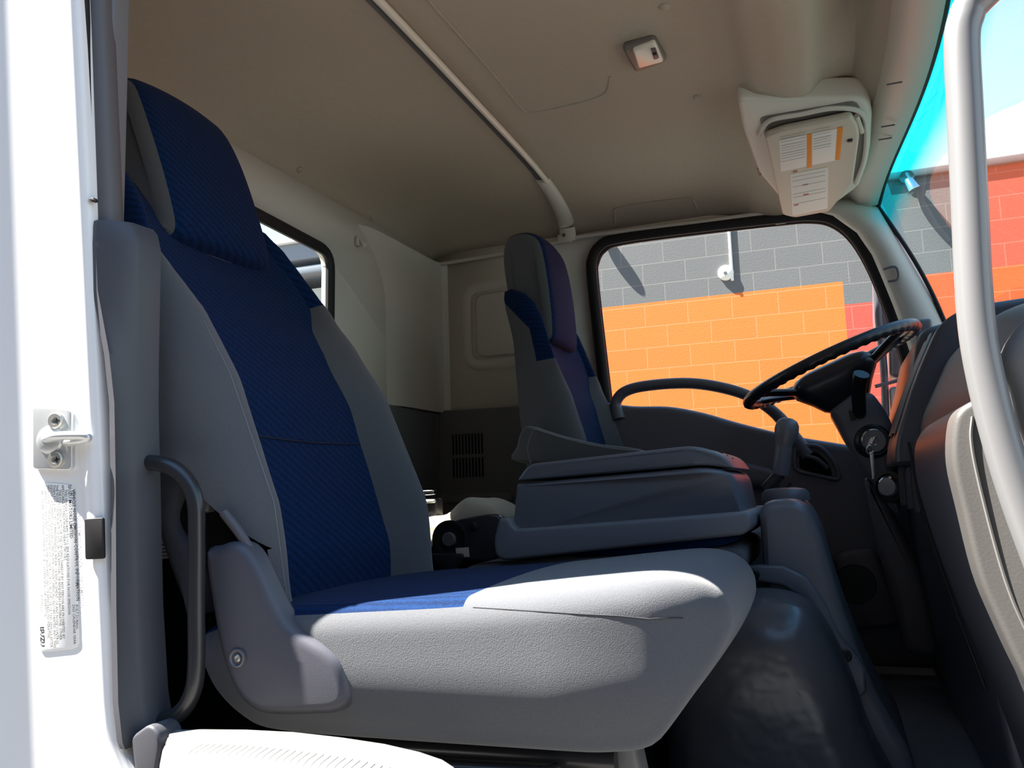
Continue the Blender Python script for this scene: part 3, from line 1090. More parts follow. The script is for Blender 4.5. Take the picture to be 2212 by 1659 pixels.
dseat = thing('driver_seat', (0.85, 0.59, 0.19), "blue and grey driver's seat standing beside the far door", 'seat')
at2, u2, n2 = make_seat(dseat, (0.575, 0.375), math.radians(7), 0.59)
make_cushion(dseat, 0.59, 0.07, -0.01)
wd = bend([(p[0], p[1]) for p in xz([(1136, 1000), (1130, 965), (1138, 935), (1152, 922), (1180, 930), (1230, 945), (1300, 960), (1380, 970), (1400, 985), (1395, 1010)], 0.30)], 4, True)
ar = puff('armrest', wd, 'XZ', 0.25, 0.325, 0.012, grey_fab, dseat, 4)
tube('piping', catmull([on(p[0], p[1], Y=0.2515) for p in [(1146, 1000), (1140, 968), (1148, 938), (1156, 928), (1185, 937), (1235, 952), (1300, 966), (1370, 974)]], 5), 0.0018, thread, ar, 6)
for yy in (0.41, 0.77):
    tube('slide_rail', [Vector((0.66, yy, 0.205)), Vector((1.06, yy, 0.215))], 0.014, blackmetal, dseat, 12)

# middle seat, backrest folded down to a console -----------------------------
ms = thing('middle_seat', (0.85, -0.02, 0.19), 'middle seat folded flat into a grey storage console between the two seats', 'seat')
Yn = -0.22
cus = bend([(0.56, 0.33), (0.585, 0.384), (0.70, 0.395), (0.90, 0.410), (1.05, 0.420), (1.085, 0.412), (1.088, 0.39), (1.076, 0.365), (1.02, 0.348), (0.95, 0.31), (0.80, 0.27), (0.60, 0.27)], 5, True)
puff('cushion', cus, 'XZ', Yn, 0.20, 0.02, grey_fab, ms, 5)
slab = roundcorners([(0.646, 0.432), (0.650, 0.404), (0.666, 0.396), (1.095, 0.437), (1.109, 0.45), (1.107, 0.475), (0.69, 0.453), (0.678, 0.474), (0.660, 0.474)], [0.02, 0.012, 0.012, 0.012, 0.012, 0.012, 0.01, 0.008, 0.008], 4)
puff('folded_backrest', slab, 'XZ', Yn - 0.012, 0.21, 0.007, cover_m if False else mat('console_edge_vinyl', (0.175, 0.187, 0.215), 0.55, bump=(700, 0.3, 0.001)), ms, 4)
bl = bend([(0.80, 0.402), (0.90, 0.406), (1.0, 0.412), (1.06, 0.420), (1.085, 0.436), (0.95, 0.43), (0.80, 0.415)], 4, True)
puff('backrest_face', bl, 'XZ', Yn + 0.001, 0.19, 0.004, blue, ms, 3)
body = roundcorners([(0.674, 0.436), (0.688, 0.536), (1.036, 0.553), (1.078, 0.542), (1.092, 0.450)], [0.004, 0.006, 0.02, 0.02, 0.004], 4)


def front_taper(co):
    t = max(0.0, (co.x - 0.98) / 0.11)
    yc = 0.0
    return Vector((co.x, yc + (co.y - yc) * (1 - 0.30 * t ** 2.2), co.z))


puff('storage_box', body, 'XZ', Yn + 0.008, 0.19, 0.010, box_m, ms, 4, fn=front_taper)
lid = roundcorners([(0.690, 0.540), (0.716, 0.571), (1.02, 0.590), (1.062, 0.575), (1.080, 0.548), (1.035, 0.556)], [0.006, 0.014, 0.03, 0.03, 0.006, 0.02], 5)
ld = puff('box_lid', lid, 'XZ', Yn + 0.004, 0.194, 0.006, box_m, ms, 4, fn=front_taper)
for k in range(3):
    q = Vector((1.045 + 0.006 * k, -0.10 + 0.03 * k, 0.578 - 0.005 * k))
    finish(rbox_bm(q, (0.018, 0.008, 0.006), 0.001), 'latch_rib', black_m, ld)
br = bend(xz([(932, 1205), (932, 1178), (945, 1150), (972, 1128), (1010, 1118), (1075, 1113), (1090, 1160), (1080, 1206), (1000, 1210)], Yn), 3, True)
bk = puff('hinge_bracket', br, 'XZ', Yn, Yn + 0.03, 0.004, blackmetal, ms, 3)
q = on(972, 1165, Y=Yn)
lathe('pivot_ring', [(0.036, -0.001), (0.036, 0.003), (0.032, 0.004), (0.027, 0.002), (0.022, 0.001), (0.0, 0.001)], q, (0, -1, 0), black_m, bk, 28)
lathe('pivot_bolt', [(0.0135, 0.0), (0.0135, 0.007), (0.012, 0.009), (0.0, 0.009)], q, (0, -1, 0), grey_m, bk, 20)
lathe('small_bolt', [(0.008, 0.0), (0.008, 0.004), (0.006, 0.005), (0.0, 0.005)], on(1024, 1137, Y=Yn), (0, -1, 0), black_m, bk, 16)
finish(puff_bm(xz([(985, 1184), (1012, 1182), (1014, 1203), (987, 1205)], Yn - 0.002), 'XZ', Yn - 0.004, Yn - 0.001, 0.0005), 'tag', cloth_m, bk)
puff('release_lever', roundcorners(xz([(925, 1196), (1000, 1196), (1000, 1212), (985, 1225), (1005, 1255), (960, 1255), (950, 1215), (925, 1215)], Yn - 0.01), 0.004, 2), 'XZ', Yn - 0.02, Yn - 0.002, 0.003, black_m, ms, 2)
bm = bmesh.new()
for k in range(3):
    tube_bm([on(908 + 8 * k, 1240, Y=-0.27), on(922 + 9 * k, 1285, Y=-0.27)], 0.002, 6, bm)
finish(bm, 'spring_wires', chrome, ms)
tube('seat_frame', [Vector((0.98, -0.12, 0.345)), Vector((1.02, -0.15, 0.335)), Vector((1.06, -0.12, 0.34))], 0.008, blackmetal, ms, 10)
finish(rbox_bm((1.03, -0.15, 0.338), (0.045, 0.03, 0.014), 0.003), 'latch', steel, ms)

# loose things behind the seats -------------------------------------------
cb = bend([(0.335, 0.40), (0.335, 0.465), (0.36, 0.478), (0.40, 0.478), (0.43, 0.497), (0.455, 0.506), (0.49, 0.498), (0.53, 0.475), (0.54, 0.43), (0.53, 0.40)], 4, True)
clt = puff('fabric_bundle', cb, 'XZ', 0.06, 0.24, 0.03, cloth_m, None, 4, fn=lambda c: c + Vector((0.012 * math.sin(c.y * 30), 0, 0.008 * math.sin(c.y * 47 + c.x * 20))))
tag(clt, 'crumpled beige fabric bundle behind the folded middle seat', 'cloth')
ledge = finish(rbox_bm((0.30, 0.10, 0.295), (0.56, 0.50, 0.21), 0.01), 'trim_14', void_m)
tag(ledge, 'black engine bay hatch behind the middle seat', 'hatch', **STRUCT)
bkl = thing('belt_buckle', (0.36, 0.12, 0.478), 'small silver seat belt buckle lying behind the passenger seat back', 'buckle')
finish(rbox_bm(on(928, 1064, Y=0.13), (0.03, 0.02, 0.012), 0.003), 'tongue', chrome, bkl)
finish(rbox_bm(on(930, 1083, Y=0.13), (0.035, 0.03, 0.008), 0.003), 'plate', steel, bkl)
finish(rbox_bm(on(932, 1100, Y=0.14), (0.045, 0.04, 0.05), 0.006), 'housing', black_m, bkl)
sh2 = finish(rbox_bm((0.12, -0.52, 0.30), (0.2, 0.50, 0.26), 0.01), 'trim_15', void_m)
tag(sh2, 'black ledge behind the passenger seat', 'ledge', **STRUCT)
bm = bmesh.new()
for k in range(5):
    rbox_bm((0.165 + 0.004 * k, -0.62 + 0.006 * k, 0.435 + 0.006 * k), (0.13 - 0.004 * k, 0.20, 0.004), 0.0, bm, Matrix.Rotation(0.05 * k, 3, 'Z'))
pap = finish(bm, 'paper_stack', paper_m)
tag(pap, 'loose stack of white papers on the ledge behind the passenger seat', 'papers')
wrp = finish(puff_bm(roundcorners([(0.12, 0.463), (0.21, 0.463), (0.205, 0.51), (0.20, 0.545), (0.13, 0.55)], 0.01, 3), 'XZ', -0.68, -0.56, 0.01), 'plastic_packet', mat('clear_plastic', (0.55, 0.60, 0.64), 0.15), None)
tag(wrp, 'shiny clear plastic packet on the papers behind the passenger seat', 'packet')

# ------------------------------------------------------------------ steering wheel and column
WC = Vector((1.253, 0.56, 0.808))
wx = Vector((0.930, 0, 0.368)).normalized()
wy = Vector((0, 1, 0))
wn = wx.cross(wy)          # up the column towards the driver
sw = thing('steering_wheel', WC - wn * 0.06, "black steering wheel in front of the driver's seat", 'steering wheel')
R0 = 0.217


def wp(a, r, h=0.0):
    return WC + wx * (r * math.cos(a)) + wy * (r * math.sin(a)) + wn * h


bm = bmesh.new()
NR, NC = 180, 14
rings = []
for i in range(NR):
    a = 2 * math.pi * i / NR
    ring = []
    for k in range(NC):
        th = 2 * math.pi * k / NC
        rr = 0.0145
        if math.sin(th) < -0.25:
            rr += 0.0016 * math.sin(a * 52)
        ring.append(bm.verts.new(wp(a, R0 + rr * math.cos(th), rr * math.sin(th))))
    rings.append(ring)
for i in range(NR):
    for k in range(NC):
        bm.faces.new((rings[i][k], rings[i][(k + 1) % NC], rings[(i + 1) % NR][(k + 1) % NC], rings[(i + 1) % NR][k]))
finish(bm, 'rim', wheel_m, sw, sharp=math.radians(70))
for deg in (28, 152, 208, 332):
    a = math.radians(deg)
    a2 = math.radians(90 if deg in (28, 152) else 270)
    hubp = WC + wx * (0.075 * math.cos(a)) + wy * (0.05 * math.sin(a)) - wn * 0.045
    finish(tube_bm(catmull([wp(a, R0 - 0.004, 0.0), wp(a, R0 - 0.05, -0.012), hubp], 6), 0.012, 10, flat=(0.7, 1.5), up=wn), 'spoke', wheel_m, sw)
hub_o = roundcorners([(-0.10, -0.075), (0.09, -0.085), (0.105, 0.0), (0.09, 0.085), (-0.10, 0.075), (-0.115, 0.0)], 0.03, 5)
rings_def = [(-0.11, 0.42), (-0.10, 0.55), (-0.075, 0.72), (-0.045, 0.97), (-0.03, 1.0), (-0.018, 0.98), (-0.006, 0.86), (0.002, 0.6), (0.004, 0.3)]
bm = bmesh.new()
rr = []
for h, k in rings_def:
    rr.append([bm.verts.new(WC + wx * (p[0] * k) + wy * (p[1] * k) + wn * h) for p in hub_o])
for i in range(len(rr) - 1):
    for k in range(len(hub_o)):
        bm.faces.new((rr[i][k], rr[i][(k + 1) % len(hub_o)], rr[i + 1][(k + 1) % len(hub_o)], rr[i + 1][k]))
bm.faces.new(rr[0][::-1])
bm.faces.new(rr[-1])
finish(bm, 'hub_pad', wheel_m, sw)

scol = thing('steering_column', (1.36, 0.56, 0.05), "dark steering column shroud below the wheel", 'steering column')
sh = xz([(1790, 888), (1840, 850), (1884, 846), (1910, 880), (1926, 910), (1935, 985), (1950, 1090), (1942, 1116), (1925, 1100), (1870, 1020), (1825, 950)], 0.49)
puff('shroud', roundcorners(sh, 0.012, 3), 'XZ', 0.49, 0.64, 0.018, dark_m, scol, 4)
lq = on(1886, 953, Y=0.487)
lk = lathe('ignition_housing', [(0.042, -0.012), (0.040, 0.006), (0.034, 0.012), (0.030, 0.010), (0.0, 0.010)], lq, (0.15, -1, 0.05), black_m, scol, 28)
lq2 = lq + Vector((0.001, -0.010, 0.0))
lathe('lock_face', [(0.0285, -0.002), (0.0285, 0.004), (0.026, 0.006), (0.010, 0.006), (0.009, 0.003), (0.0, 0.003)], lq2, (0.15, -1, 0.05), chrome, lk, 28)
ky = thing('ignition_key', lq2 + Vector((0, -0.012, -0.09)), 'silver key hanging from the ignition lock on the steering column', 'key')
finish(rbox_bm(lq2 + Vector((-0.002, -0.014, 0.0)), (0.006, 0.026, 0.020), 0.002, None, Matrix.Rotation(0.5, 3, 'Y')), 'bow', chrome, ky)
k0 = on(1879, 968, Y=0.46)
tube('ring', [k0 + Vector((0.008 * math.cos(t), 0.0, -0.004 + 0.010 * math.sin(t))) for t in [2 * math.pi * i / 20 for i in range(20)]], 0.0014, chrome, ky, 6, closed=True)
finish(puff_bm(xz([(1878, 976), (1887, 975), (1893, 1034), (1884, 1036)], 0.46), 'XZ', 0.459, 0.463, 0.0008), 'blade', chrome, ky)
st = catmull([on(p[0], p[1], Y=yy) for p, yy in [((1858, 895), 0.50), ((1856, 880), 0.47), ((1855, 850), 0.44), ((1858, 820), 0.40), ((1861, 808), 0.39)]], 5)
tube('stalk', st, lambda t: 0.015 + 0.003 * t, black_m, scol, 12)
finish(puff_bm(roundcorners(xz([(1833, 888), (1848, 885), (1850, 906), (1838, 910)], 0.489), 0.002, 2), 'XZ', 0.4865, 0.492, 0.001), 'slot_cover', black_m, scol)
puff('column_leg', roundcorners(xz([(1865, 1020), (1915, 1075), (1990, 1230), (2040, 1420), (1960, 1420), (1900, 1190)], 0.52), 0.03, 3), 'XZ', 0.52, 0.62, 0.02, dark_m, scol, 4)

# ------------------------------------------------------------------ dashboard
dash_m = mat('dash_plastic', (0.062, 0.061, 0.074), 0.4, bump=(450, 0.15, 0.0008), spec=0.5)
dash = thing('dashboard', (1.48, 0, 0.2), 'dark plastic dashboard running across under the windscreen', 'dashboard')
lo = bend([(1.47, 0.02), (1.43, 0.20), (1.392, 0.33), (1.366, 0.43), (1.352, 0.50), (1.349, 0.54), (1.354, 0.572), (1.372, 0.594), (1.40, 0.604)], 4) + [(1.62, 0.62), (1.62, 0.02)]
puff('lower_panel', lo, 'XZ', -0.80, -0.36, 0.02, dash_m, dash, 5)
puff('centre_recess', roundcorners([(1.44, 0.03), (1.405, 0.40), (1.40, 0.57), (1.62, 0.60), (1.62, 0.03)], 0.02, 3), 'XZ', -0.38, 0.72, 0.01, dash_m, dash, 4)
up_ = roundcorners([(1.388, 0.590), (1.394, 0.625), (1.452, 0.742), (1.66, 0.79), (1.66, 0.59)], [0.01, 0.02, 0.03, 0.01, 0.01], 5)


def dash_drop(co):
    t = max(0.0, (-co.y - 0.25) / 0.55)
    return Vector((co.x + 0.012 * t * t, co.y, 0.59 + (co.z - 0.59) * (1 - 0.45 * t * t)))


b = puff_bm(up_, 'XZ', -0.80, 0.03, 0.012, 4)
bmesh.ops.subdivide_edges(b, edges=[e for e in b.edges if abs(e.verts[0].co.y - e.verts[1].co.y) > 0.3], cuts=10)
for v in b.verts:
    v.co = dash_drop(v.co)
finish(b, 'passenger_top', mat('dash_grey', (0.085, 0.092, 0.105), 0.5, bump=(450, 0.15, 0.0008)), dash)
pod = roundcorners([(1.346, 0.545), (1.352, 0.59), (1.392, 0.70), (1.442, 0.80), (1.49, 0.825), (1.66, 0.835), (1.66, 0.545)], [0.01, 0.02, 0.05, 0.04, 0.03, 0.01, 0.01], 5)
puff('instrument_pod', pod, 'XZ', -0.02, 0.26, 0.015, dash_m, dash, 4)
pod2 = roundcorners([(1.362, 0.56), (1.372, 0.62), (1.415, 0.76), (1.435, 0.835), (1.49, 0.848), (1.66, 0.85), (1.66, 0.56)], [0.01, 0.03, 0.04, 0.03, 0.03, 0.01, 0.01], 5)
puff('cluster_hood', pod2, 'XZ', 0.26, 0.80, 0.03, dash_m, dash, 5)
finish(rbox_bm(on(1992, 710, Y=0.74), (0.045, 0.05, 0.045), 0.008), 'corner_block', dark_m, dash)
for k in range(2):
    vp = [Vector((p[0] - 0.0005, 0.075 + 0.10 * k, p[1])) for p in roundcorners([(1.3565, 0.605), (1.392, 0.70), (1.437, 0.79)], [0, 0.05, 0], 8)]
    tube('vent', vp, 0.030, black_m, dash, 10, flat=(1.0, 0.16), up=(0, 1, 0))
kq = on(1921, 1052, Y=0.42)
lathe('lighter_ring', [(0.036, -0.02), (0.036, 0.004), (0.030, 0.006), (0.029, 0.0), (0.0, 0.0)], kq, (-0.55, -1, 0.1), black_m, dash, 24)
lathe('lighter_knob', [(0.024, -0.01), (0.024, 0.008), (0.020, 0.012), (0.0, 0.012)], kq, (-0.55, -1, 0.1), chrome, dash, 24)
for k in range(3):
    puff('switch_paddle', roundcorners(xz([(1942 + 15 * k, 1004 + 2 * k), (1956 + 15 * k, 1003 + 2 * k), (1962 + 15 * k, 1090 + 8 * k), (1948 + 15 * k, 1094 + 8 * k)], 0.12 - 0.08 * k), 0.006, 3), 'XZ', 0.10 - 0.08 * k, 0.16 - 0.08 * k, 0.006, dash_m, dash, 3)
seamp = bend([(1.351, 0.575), (1.36, 0.48), (1.385, 0.36), (1.42, 0.22)], 6)
# glove box outline
gb = [Vector((x - 0.001, -0.30, z)) for x, z in seamp]
tube('glovebox_seam', gb, 0.0025, black_m, dash, 6)
# lit side end panel with a seam
ec = bend(xz([(2150, 838), (2106, 863), (2070, 885), (2055, 920), (2053, 1000), (2075, 1100), (2110, 1240), (2150, 1340), (2212, 1470), (2290, 1600)], -0.84), 4) + [(1.62, 0.28), (1.62, 0.63)]
ep = puff('end_panel', ec, 'XZ', -0.855, -0.80, 0.006, endcap_m, dash, 6, fn=lambda c: c + Vector((0, -0.12 * max(0.0, c.x - 1.36) * (1 if c.y < -0.83 else 0), 0)))
sm = catmull([on(p[0], p[1], Y=-0.8572) for p in [(2101, 900), (2098, 950), (2112, 1030), (2150, 1180), (2185, 1290), (2230, 1390)]], 6)
tube('panel_seam', sm, 0.0016, mat('seam_grey', (0.14, 0.135, 0.13), 0.5), ep, 6)
finish(puff_bm(bend(xz([(2158, 770), (2230, 680), (2300, 760), (2300, 1100), (2212, 960), (2180, 850)], -0.865), 4, True), 'XZ', -0.885, -0.855, 0.012), 'corner_panel', sill_m, ep)

# ------------------------------------------------------------------ grab handles
gh = thing('grab_handle', (1.39, -0.88, 0.45), 'silver painted vertical grab tube beside the windscreen on the passenger side', 'grab handle')
gp_ = [on(p[0], p[1], Y=-0.893) for p in [(2215, -95), (2150, -40), (2100, 10), (2088, 35), (2078, 90), (2085, 250), (2094, 430), (2102, 600), (2112, 720), (2132, 830), (2165, 960), (2205, 1085), (2255, 1220), (2300, 1330)]]
tube('tube', catmull(gp_, 8), 0.0148, tube_m, gh, 20)
for q in (gp_[0], gp_[-1]):
    lathe('mount', [(0.024, -0.004), (0.024, 0.008), (0.018, 0.014), (0.0, 0.014)], q + Vector((0.0, 0.014, 0.0)), (0, -1, 0), tube_m, gh, 20)

bh = thing('entry_handle', (0.46, -0.885, 0.25), 'black bent steel entry handle on the door pillar cover', 'grab handle')
bp_ = [on(p[0], p[1], Y=-0.885) for p in [(285, 1003), (330, 1000), (372, 1010), (405, 1040), (422, 1085), (425, 1150), (424, 1300), (424, 1440), (414, 1500), (388, 1540), (350, 1558), (310, 1565)]]
tube('tube', catmull(bp_, 8), 0.0098, blackmetal, bh, 18)
for q in (bp_[0], bp_[-1]):
    lathe('foot', [(0.016, -0.004), (0.016, 0.006), (0.011, 0.010), (0.0, 0.010)], q + Vector((0.002, 0, 0)), (1, 0, 0), blackmetal, bh, 16)

# ------------------------------------------------------------------ latch striker
lt = thing('door_striker', J(120, 1010), 'plated steel latch striker screwed to the white door pillar', 'striker')


def jq(px, py, o=0.0):
    p = J(px, py, o)
    return p


def jplate(name, pts, t0, t1, r, m, parent, rc=0.006):
    """plate lying on the door pillar face; pts are photo points"""
    uv = []
    for p in pts:
        q = J(p[0], p[1]) - JP
        uv.append((q.dot(JE), q.z))
    uv = roundcorners(uv, rc, 4)
    bm = puff_bm(uv, 'XZ', -t1, -t0, r, 3)
    for v in bm.verts:
        s, a, z = v.co.x, v.co.y, v.co.z
        v.co = JP + JE * s + JN * (-a) + Vector((0, 0, z))
    return finish(bm, name, m, parent)


jplate('plate', [(77, 879), (161, 886), (161, 1016), (77, 1013)], 0.0, 0.0055, 0.0012, steel, lt)
for py in (909, 993):
    s_ = lathe('screw', [(0.0098, 0.0), (0.0098, 0.0035), (0.0085, 0.005), (0.0045, 0.005), (0.0035, 0.003), (0.0, 0.003)], J(123, py, 0.0055), JN, screw_m, lt, 24)
    bm = bmesh.new()
    fr_ = Matrix((JE, Vector((0, 0, 1)), JN)).transposed()
    for aa in (0.2, 0.2 + math.pi / 2):
        rbox_bm(J(123, py, 0.0104), (0.0068, 0.0016, 0.0006), 0, bm, fr_ @ Matrix.Rotation(aa, 3, 'Z'))
    finish(bm, 'cross_slot', black_m, s_)
lathe('boss', [(0.0175, 0.0), (0.016, 0.003), (0.011, 0.005), (0.0, 0.005)], J(108, 950, 0.0055), JN, steel, lt, 28)
a0 = J(98, 948, 0.006)
lp = catmull([a0, J(104, 946, 0.013), J(122, 942, 0.018), J(160, 941, 0.017), J(184, 942, 0.015), J(189, 947, 0.013), J(176, 951, 0.010), J(152, 954, 0.006), J(143, 955, 0.003)], 6)
tube('loop', lp, 0.0052, steel, lt, 14)

# rubber plug
plug = jplate('rubber_plug', [(198, 1120), (239, 1117), (241, 1205), (200, 1207)], 0.010, 0.0135, 0.001, rubber, None, 0.003)
tag(plug, 'small black rectangular rubber plug in the white door pillar', 'plug')

# ------------------------------------------------------------------ noise label
nl = thing('information_label', J(125, 1405), 'white sticker of vehicle noise emission information on the white door pillar', 'label')
jplate('sticker', [(80, 1041), (158, 1047), (172, 1392), (160, 1402), (86, 1410)], 0.0002, 0.0007, 0.0001, label_m, nl, 0.008)
LINES = [((155, 1058), (165, 1298), 7.2, 'VEHICLE NOISE EMISSION CONTROL INFORMATION', 1),
         ((163.5, 1306), (164.5, 1358), 5.2, 'BUILT DURING', 0), ((156.5, 1306), (159, 1392), 5.2, '2023 CALENDAR YEAR', 0),
         ((147, 1048), (151, 1164), 7.0, 'ISUZU MOTORS LIMITED', 1),
         ((139.5, 1058), (147, 1327), 5.4, 'THIS VEHICLE CONFORMS TO U.S. EPA REGULATIONS FOR NOISE EMISSION', 0),
         ((133, 1048), (138, 1212), 5.4, 'APPLICABLE TO MEDIUM AND HEAVY TRUCKS.', 0),
         ((126.5, 1058), (135, 1380), 5.4, 'THE FOLLOWING ACTS OR THE CAUSING THEREOF BY ANY PERSON ARE PROHIBITED BY', 0),
         ((120.5, 1048), (128.5, 1383), 5.4, 'THE NOISE CONTROL ACT OF 1972: (A) THE REMOVAL OR RENDERING INOPERATIVE, OTHER', 0),
         ((114.2, 1048), (121.5, 1393), 5.4, 'THAN FOR PURPOSES OF MAINTENANCE, REPAIR, OR REPLACEMENT, OF ANY NOISE CONTROL', 0),
         ((108, 1048), (115.5, 1400), 5.4, "DEVICE OR ELEMENT OF DESIGN (LISTED IN THE OWNER'S MANUAL) INCORPORATED INTO THIS", 0),
         ((101.8, 1048), (108.5, 1399), 5.4, 'VEHICLE IN COMPLIANCE WITH THE NOISE CONTROL ACT; (B) THE USE OF THIS VEHICLE AFTER', 0),
         ((95.4, 1048), (102.5, 1380), 5.4, 'SUCH DEVICE OR ELEMENT OF DESIGN HAS BEEN REMOVED OR RENDERED INOPERATIVE.', 0),
         ((88.8, 1058), (96, 1333), 5.4, "SEE OWNER'S AND DRIVER'S MANUAL FOR SUPPLEMENTAL INFORMATION.", 0),
         ((87.5, 1285), (88, 1327), 5.2, '8979721260', 0), ((86.5, 1354), (88, 1397), 8.5, 'ISUZU', 2)]


def text_mesh(txt, bold):
    cu = bpy.data.curves.new('t', 'FONT')
    cu.body = txt
    cu.size = 1.0
    cu.resolution_u = 1
    cu.offset = (0.0, 0.012, 0.03)[bold]
    ob = bpy.data.objects.new('t', cu)
    COL.objects.link(ob)
    bpy.context.view_layer.update()
    me = bpy.data.meshes.new_from_object(ob.evaluated_get(bpy.context.evaluated_depsgraph_get()))
    bpy.data.objects.remove(ob)
    bpy.data.curves.remove(cu)
    return me


bm_t = bmesh.new()
for a, b_, hpx, txt, bold in LINES:
    me = text_mesh(txt, bold)
    A, B = J(a[0], a[1], 0.0009), J(b_[0], b_[1], 0.0009)
    L = (B - A).length
    dirx = (B - A).normalized()
    diry = JN.cross(dirx)
    if diry.dot(JE) < 0:
        diry = -diry
    wid = max(v.co.x for v in me.vertices)
    hh = (J(a[0] + hpx, a[1]) - J(a[0], a[1])).length
    cap = 0.70
    for v in me.vertices:
        v.co = A + dirx * (v.co.x / wid * L) + diry * (v.co.y / cap * hh)
    bm_t.from_mesh(me)
    bpy.data.meshes.remove(me)
lt_ = finish(bm_t, 'lettering', ink, nl, recalc=False)

# ------------------------------------------------------------------ ribbed sill cover
scv = thing('sill_cover', (0.68, -0.93, 0.19), 'pale ribbed plastic sill cover below the passenger seat', 'sill cover')
top = []
SX = [0.470, 0.49, 0.52, 0.56, 0.62, 0.68, 0.74, 0.79, 0.83, 0.855, 0.868]
for x in SX:
    zt = lerp_table([(0.47, 0.262), (0.52, 0.266), (0.60, 0.272), (0.70, 0.274), (0.78, 0.270), (0.83, 0.264), (0.858, 0.258), (0.868, 0.252)], x)
    row = []
    for y, dz in [(-0.885, -0.03), (-0.892, -0.006), (-0.90, 0.0), (-0.912, -0.001), (-0.918, -0.004), (-0.924, -0.001), (-0.94, -0.0015), (-0.943, -0.0045), (-0.947, -0.002), (-0.965, -0.004), (-0.985, -0.012), (-1.0, -0.04), (-1.0, -0.09)]:
        row.append(Vector((x, y, zt + dz)))
    top.append([Vector((max(v.x, 0.508 + (-0.89 - v.y) * 0.75), v.y, v.z)) for v in row])
finish(grid_bm(top), 'cover', sill_m, scv, recalc=False)
rb = bmesh.new()
for k in range(46):
    x = 0.478 + 0.0082 * k
    zt = 0.0
    for xa, xb, ra, rb_ in zip(SX, SX[1:], top, top[1:]):
        if xa <= x <= xb:
            t = (x - xa) / (xb - xa)
            zt = (ra[2].z * (1 - t) + rb_[2].z * t)
    if 0.60 < x < 0.86:
        tube_bm([Vector((x, -0.948, zt - 0.0030)), Vector((x, -0.965, zt - 0.0050)), Vector((x, -0.984, zt - 0.0130)), Vector((x, -0.999, zt - 0.041))], 0.0016, 6, rb)
finish(rb, 'ribs', sill_m, scv)
finish(puff_bm(roundcorners(xz([(284, 1592), (325, 1562), (345, 1580), (350, 1610), (335, 1700), (300, 1700)], -0.925), 0.008, 3), 'XZ', -0.928, -0.89, 0.004), 'end_cap', pillar_m, scv)

# ------------------------------------------------------------------ ceiling fittings
cr = thing('ceiling_rail', (0.505, 0.1, 1.43), 'cream ceiling rail running across the headliner', 'rail')
rodp, trk = [], []
for i in range(25):
    y = -0.75 + 1.36 * i / 24
    z = zc(0.505, y)
    rodp.append(Vector((0.513, y, z - 0.010)))
    trk.append(Vector((0.494, y, z - 0.003)))
tube('rod', rodp, 0.0085, lens_m, cr, 12)
tube('track', trk, 0.010, grey_m, cr, 8, flat=(0.35, 1.0), up=(0, 0, 1))
tube('gap', [v + Vector((0.0095, 0, -0.003)) for v in trk], 0.004, void_m, cr, 6)
ecv = [Vector((0.503, y, zc(0.503, y) - 0.006)) for y in (0.60, 0.66, 0.72, 0.77, 0.81)] + [Vector((0.50, 0.842, 1.365)), Vector((0.50, 0.853, 1.335)), Vector((0.50, 0.858, 1.318))]
tube('end_cover', catmull(ecv, 5), lambda t: 0.021 + 0.007 * t, beige, cr, 14, flat=(0.55, 1.0), up=(0, -0.6, 0.8))
finish(rbox_bm(on(1220, 515, Y=0.848), (0.05, 0.012, 0.03), 0.005), 'end_foot', beige, cr)
lathe('cover_screw', [(0.006, 0), (0.006, 0.003), (0.0, 0.003)], on(1218, 508, Y=0.838), (0, -1, 0), grey_m, cr, 12)

dl = thing('dome_light', (0.94, -0.04, 1.43), 'small rectangular dome lamp on the beige headliner', 'ceiling lamp')
zt = zc(0.94, -0.04)
corn = [on(p[0], p[1], Z=zt - 0.006) for p in [(1343, 97), (1415, 78), (1442, 125), (1372, 150)]]
oc = roundcorners([(c.x, c.y) for c in corn], 0.014, 4)
puff('housing', oc, 'XY', zt - 0.016, zt + 0.002, 0.006, lamp_m, dl, 3)
ic = roundcorners([(c.x, c.y) for c in [on(p[0], p[1], Z=zt - 0.016) for p in [(1366, 103), (1415, 88), (1434, 129), (1378, 144)]]], 0.008, 3)
puff('lens', ic, 'XY', zt - 0.022, zt - 0.010, 0.004, lens_m, dl, 3)
sc_ = [on(p[0], p[1], Z=zt - 0.022) for p in [(1405, 104), (1416, 102), (1424, 124), (1413, 128)]]
s1 = puff('switch', roundcorners([(c.x, c.y) for c in sc_], 0.003, 3), 'XY', zt - 0.024, zt - 0.016, 0.001, grey_m, dl, 2)
c0 = sum((c for c in sc_), Vector()) / 4
finish(rbox_bm(c0 + Vector((0, 0, -0.003)), (0.008, 0.010, 0.005), 0.001), 'slider', black_m, s1)

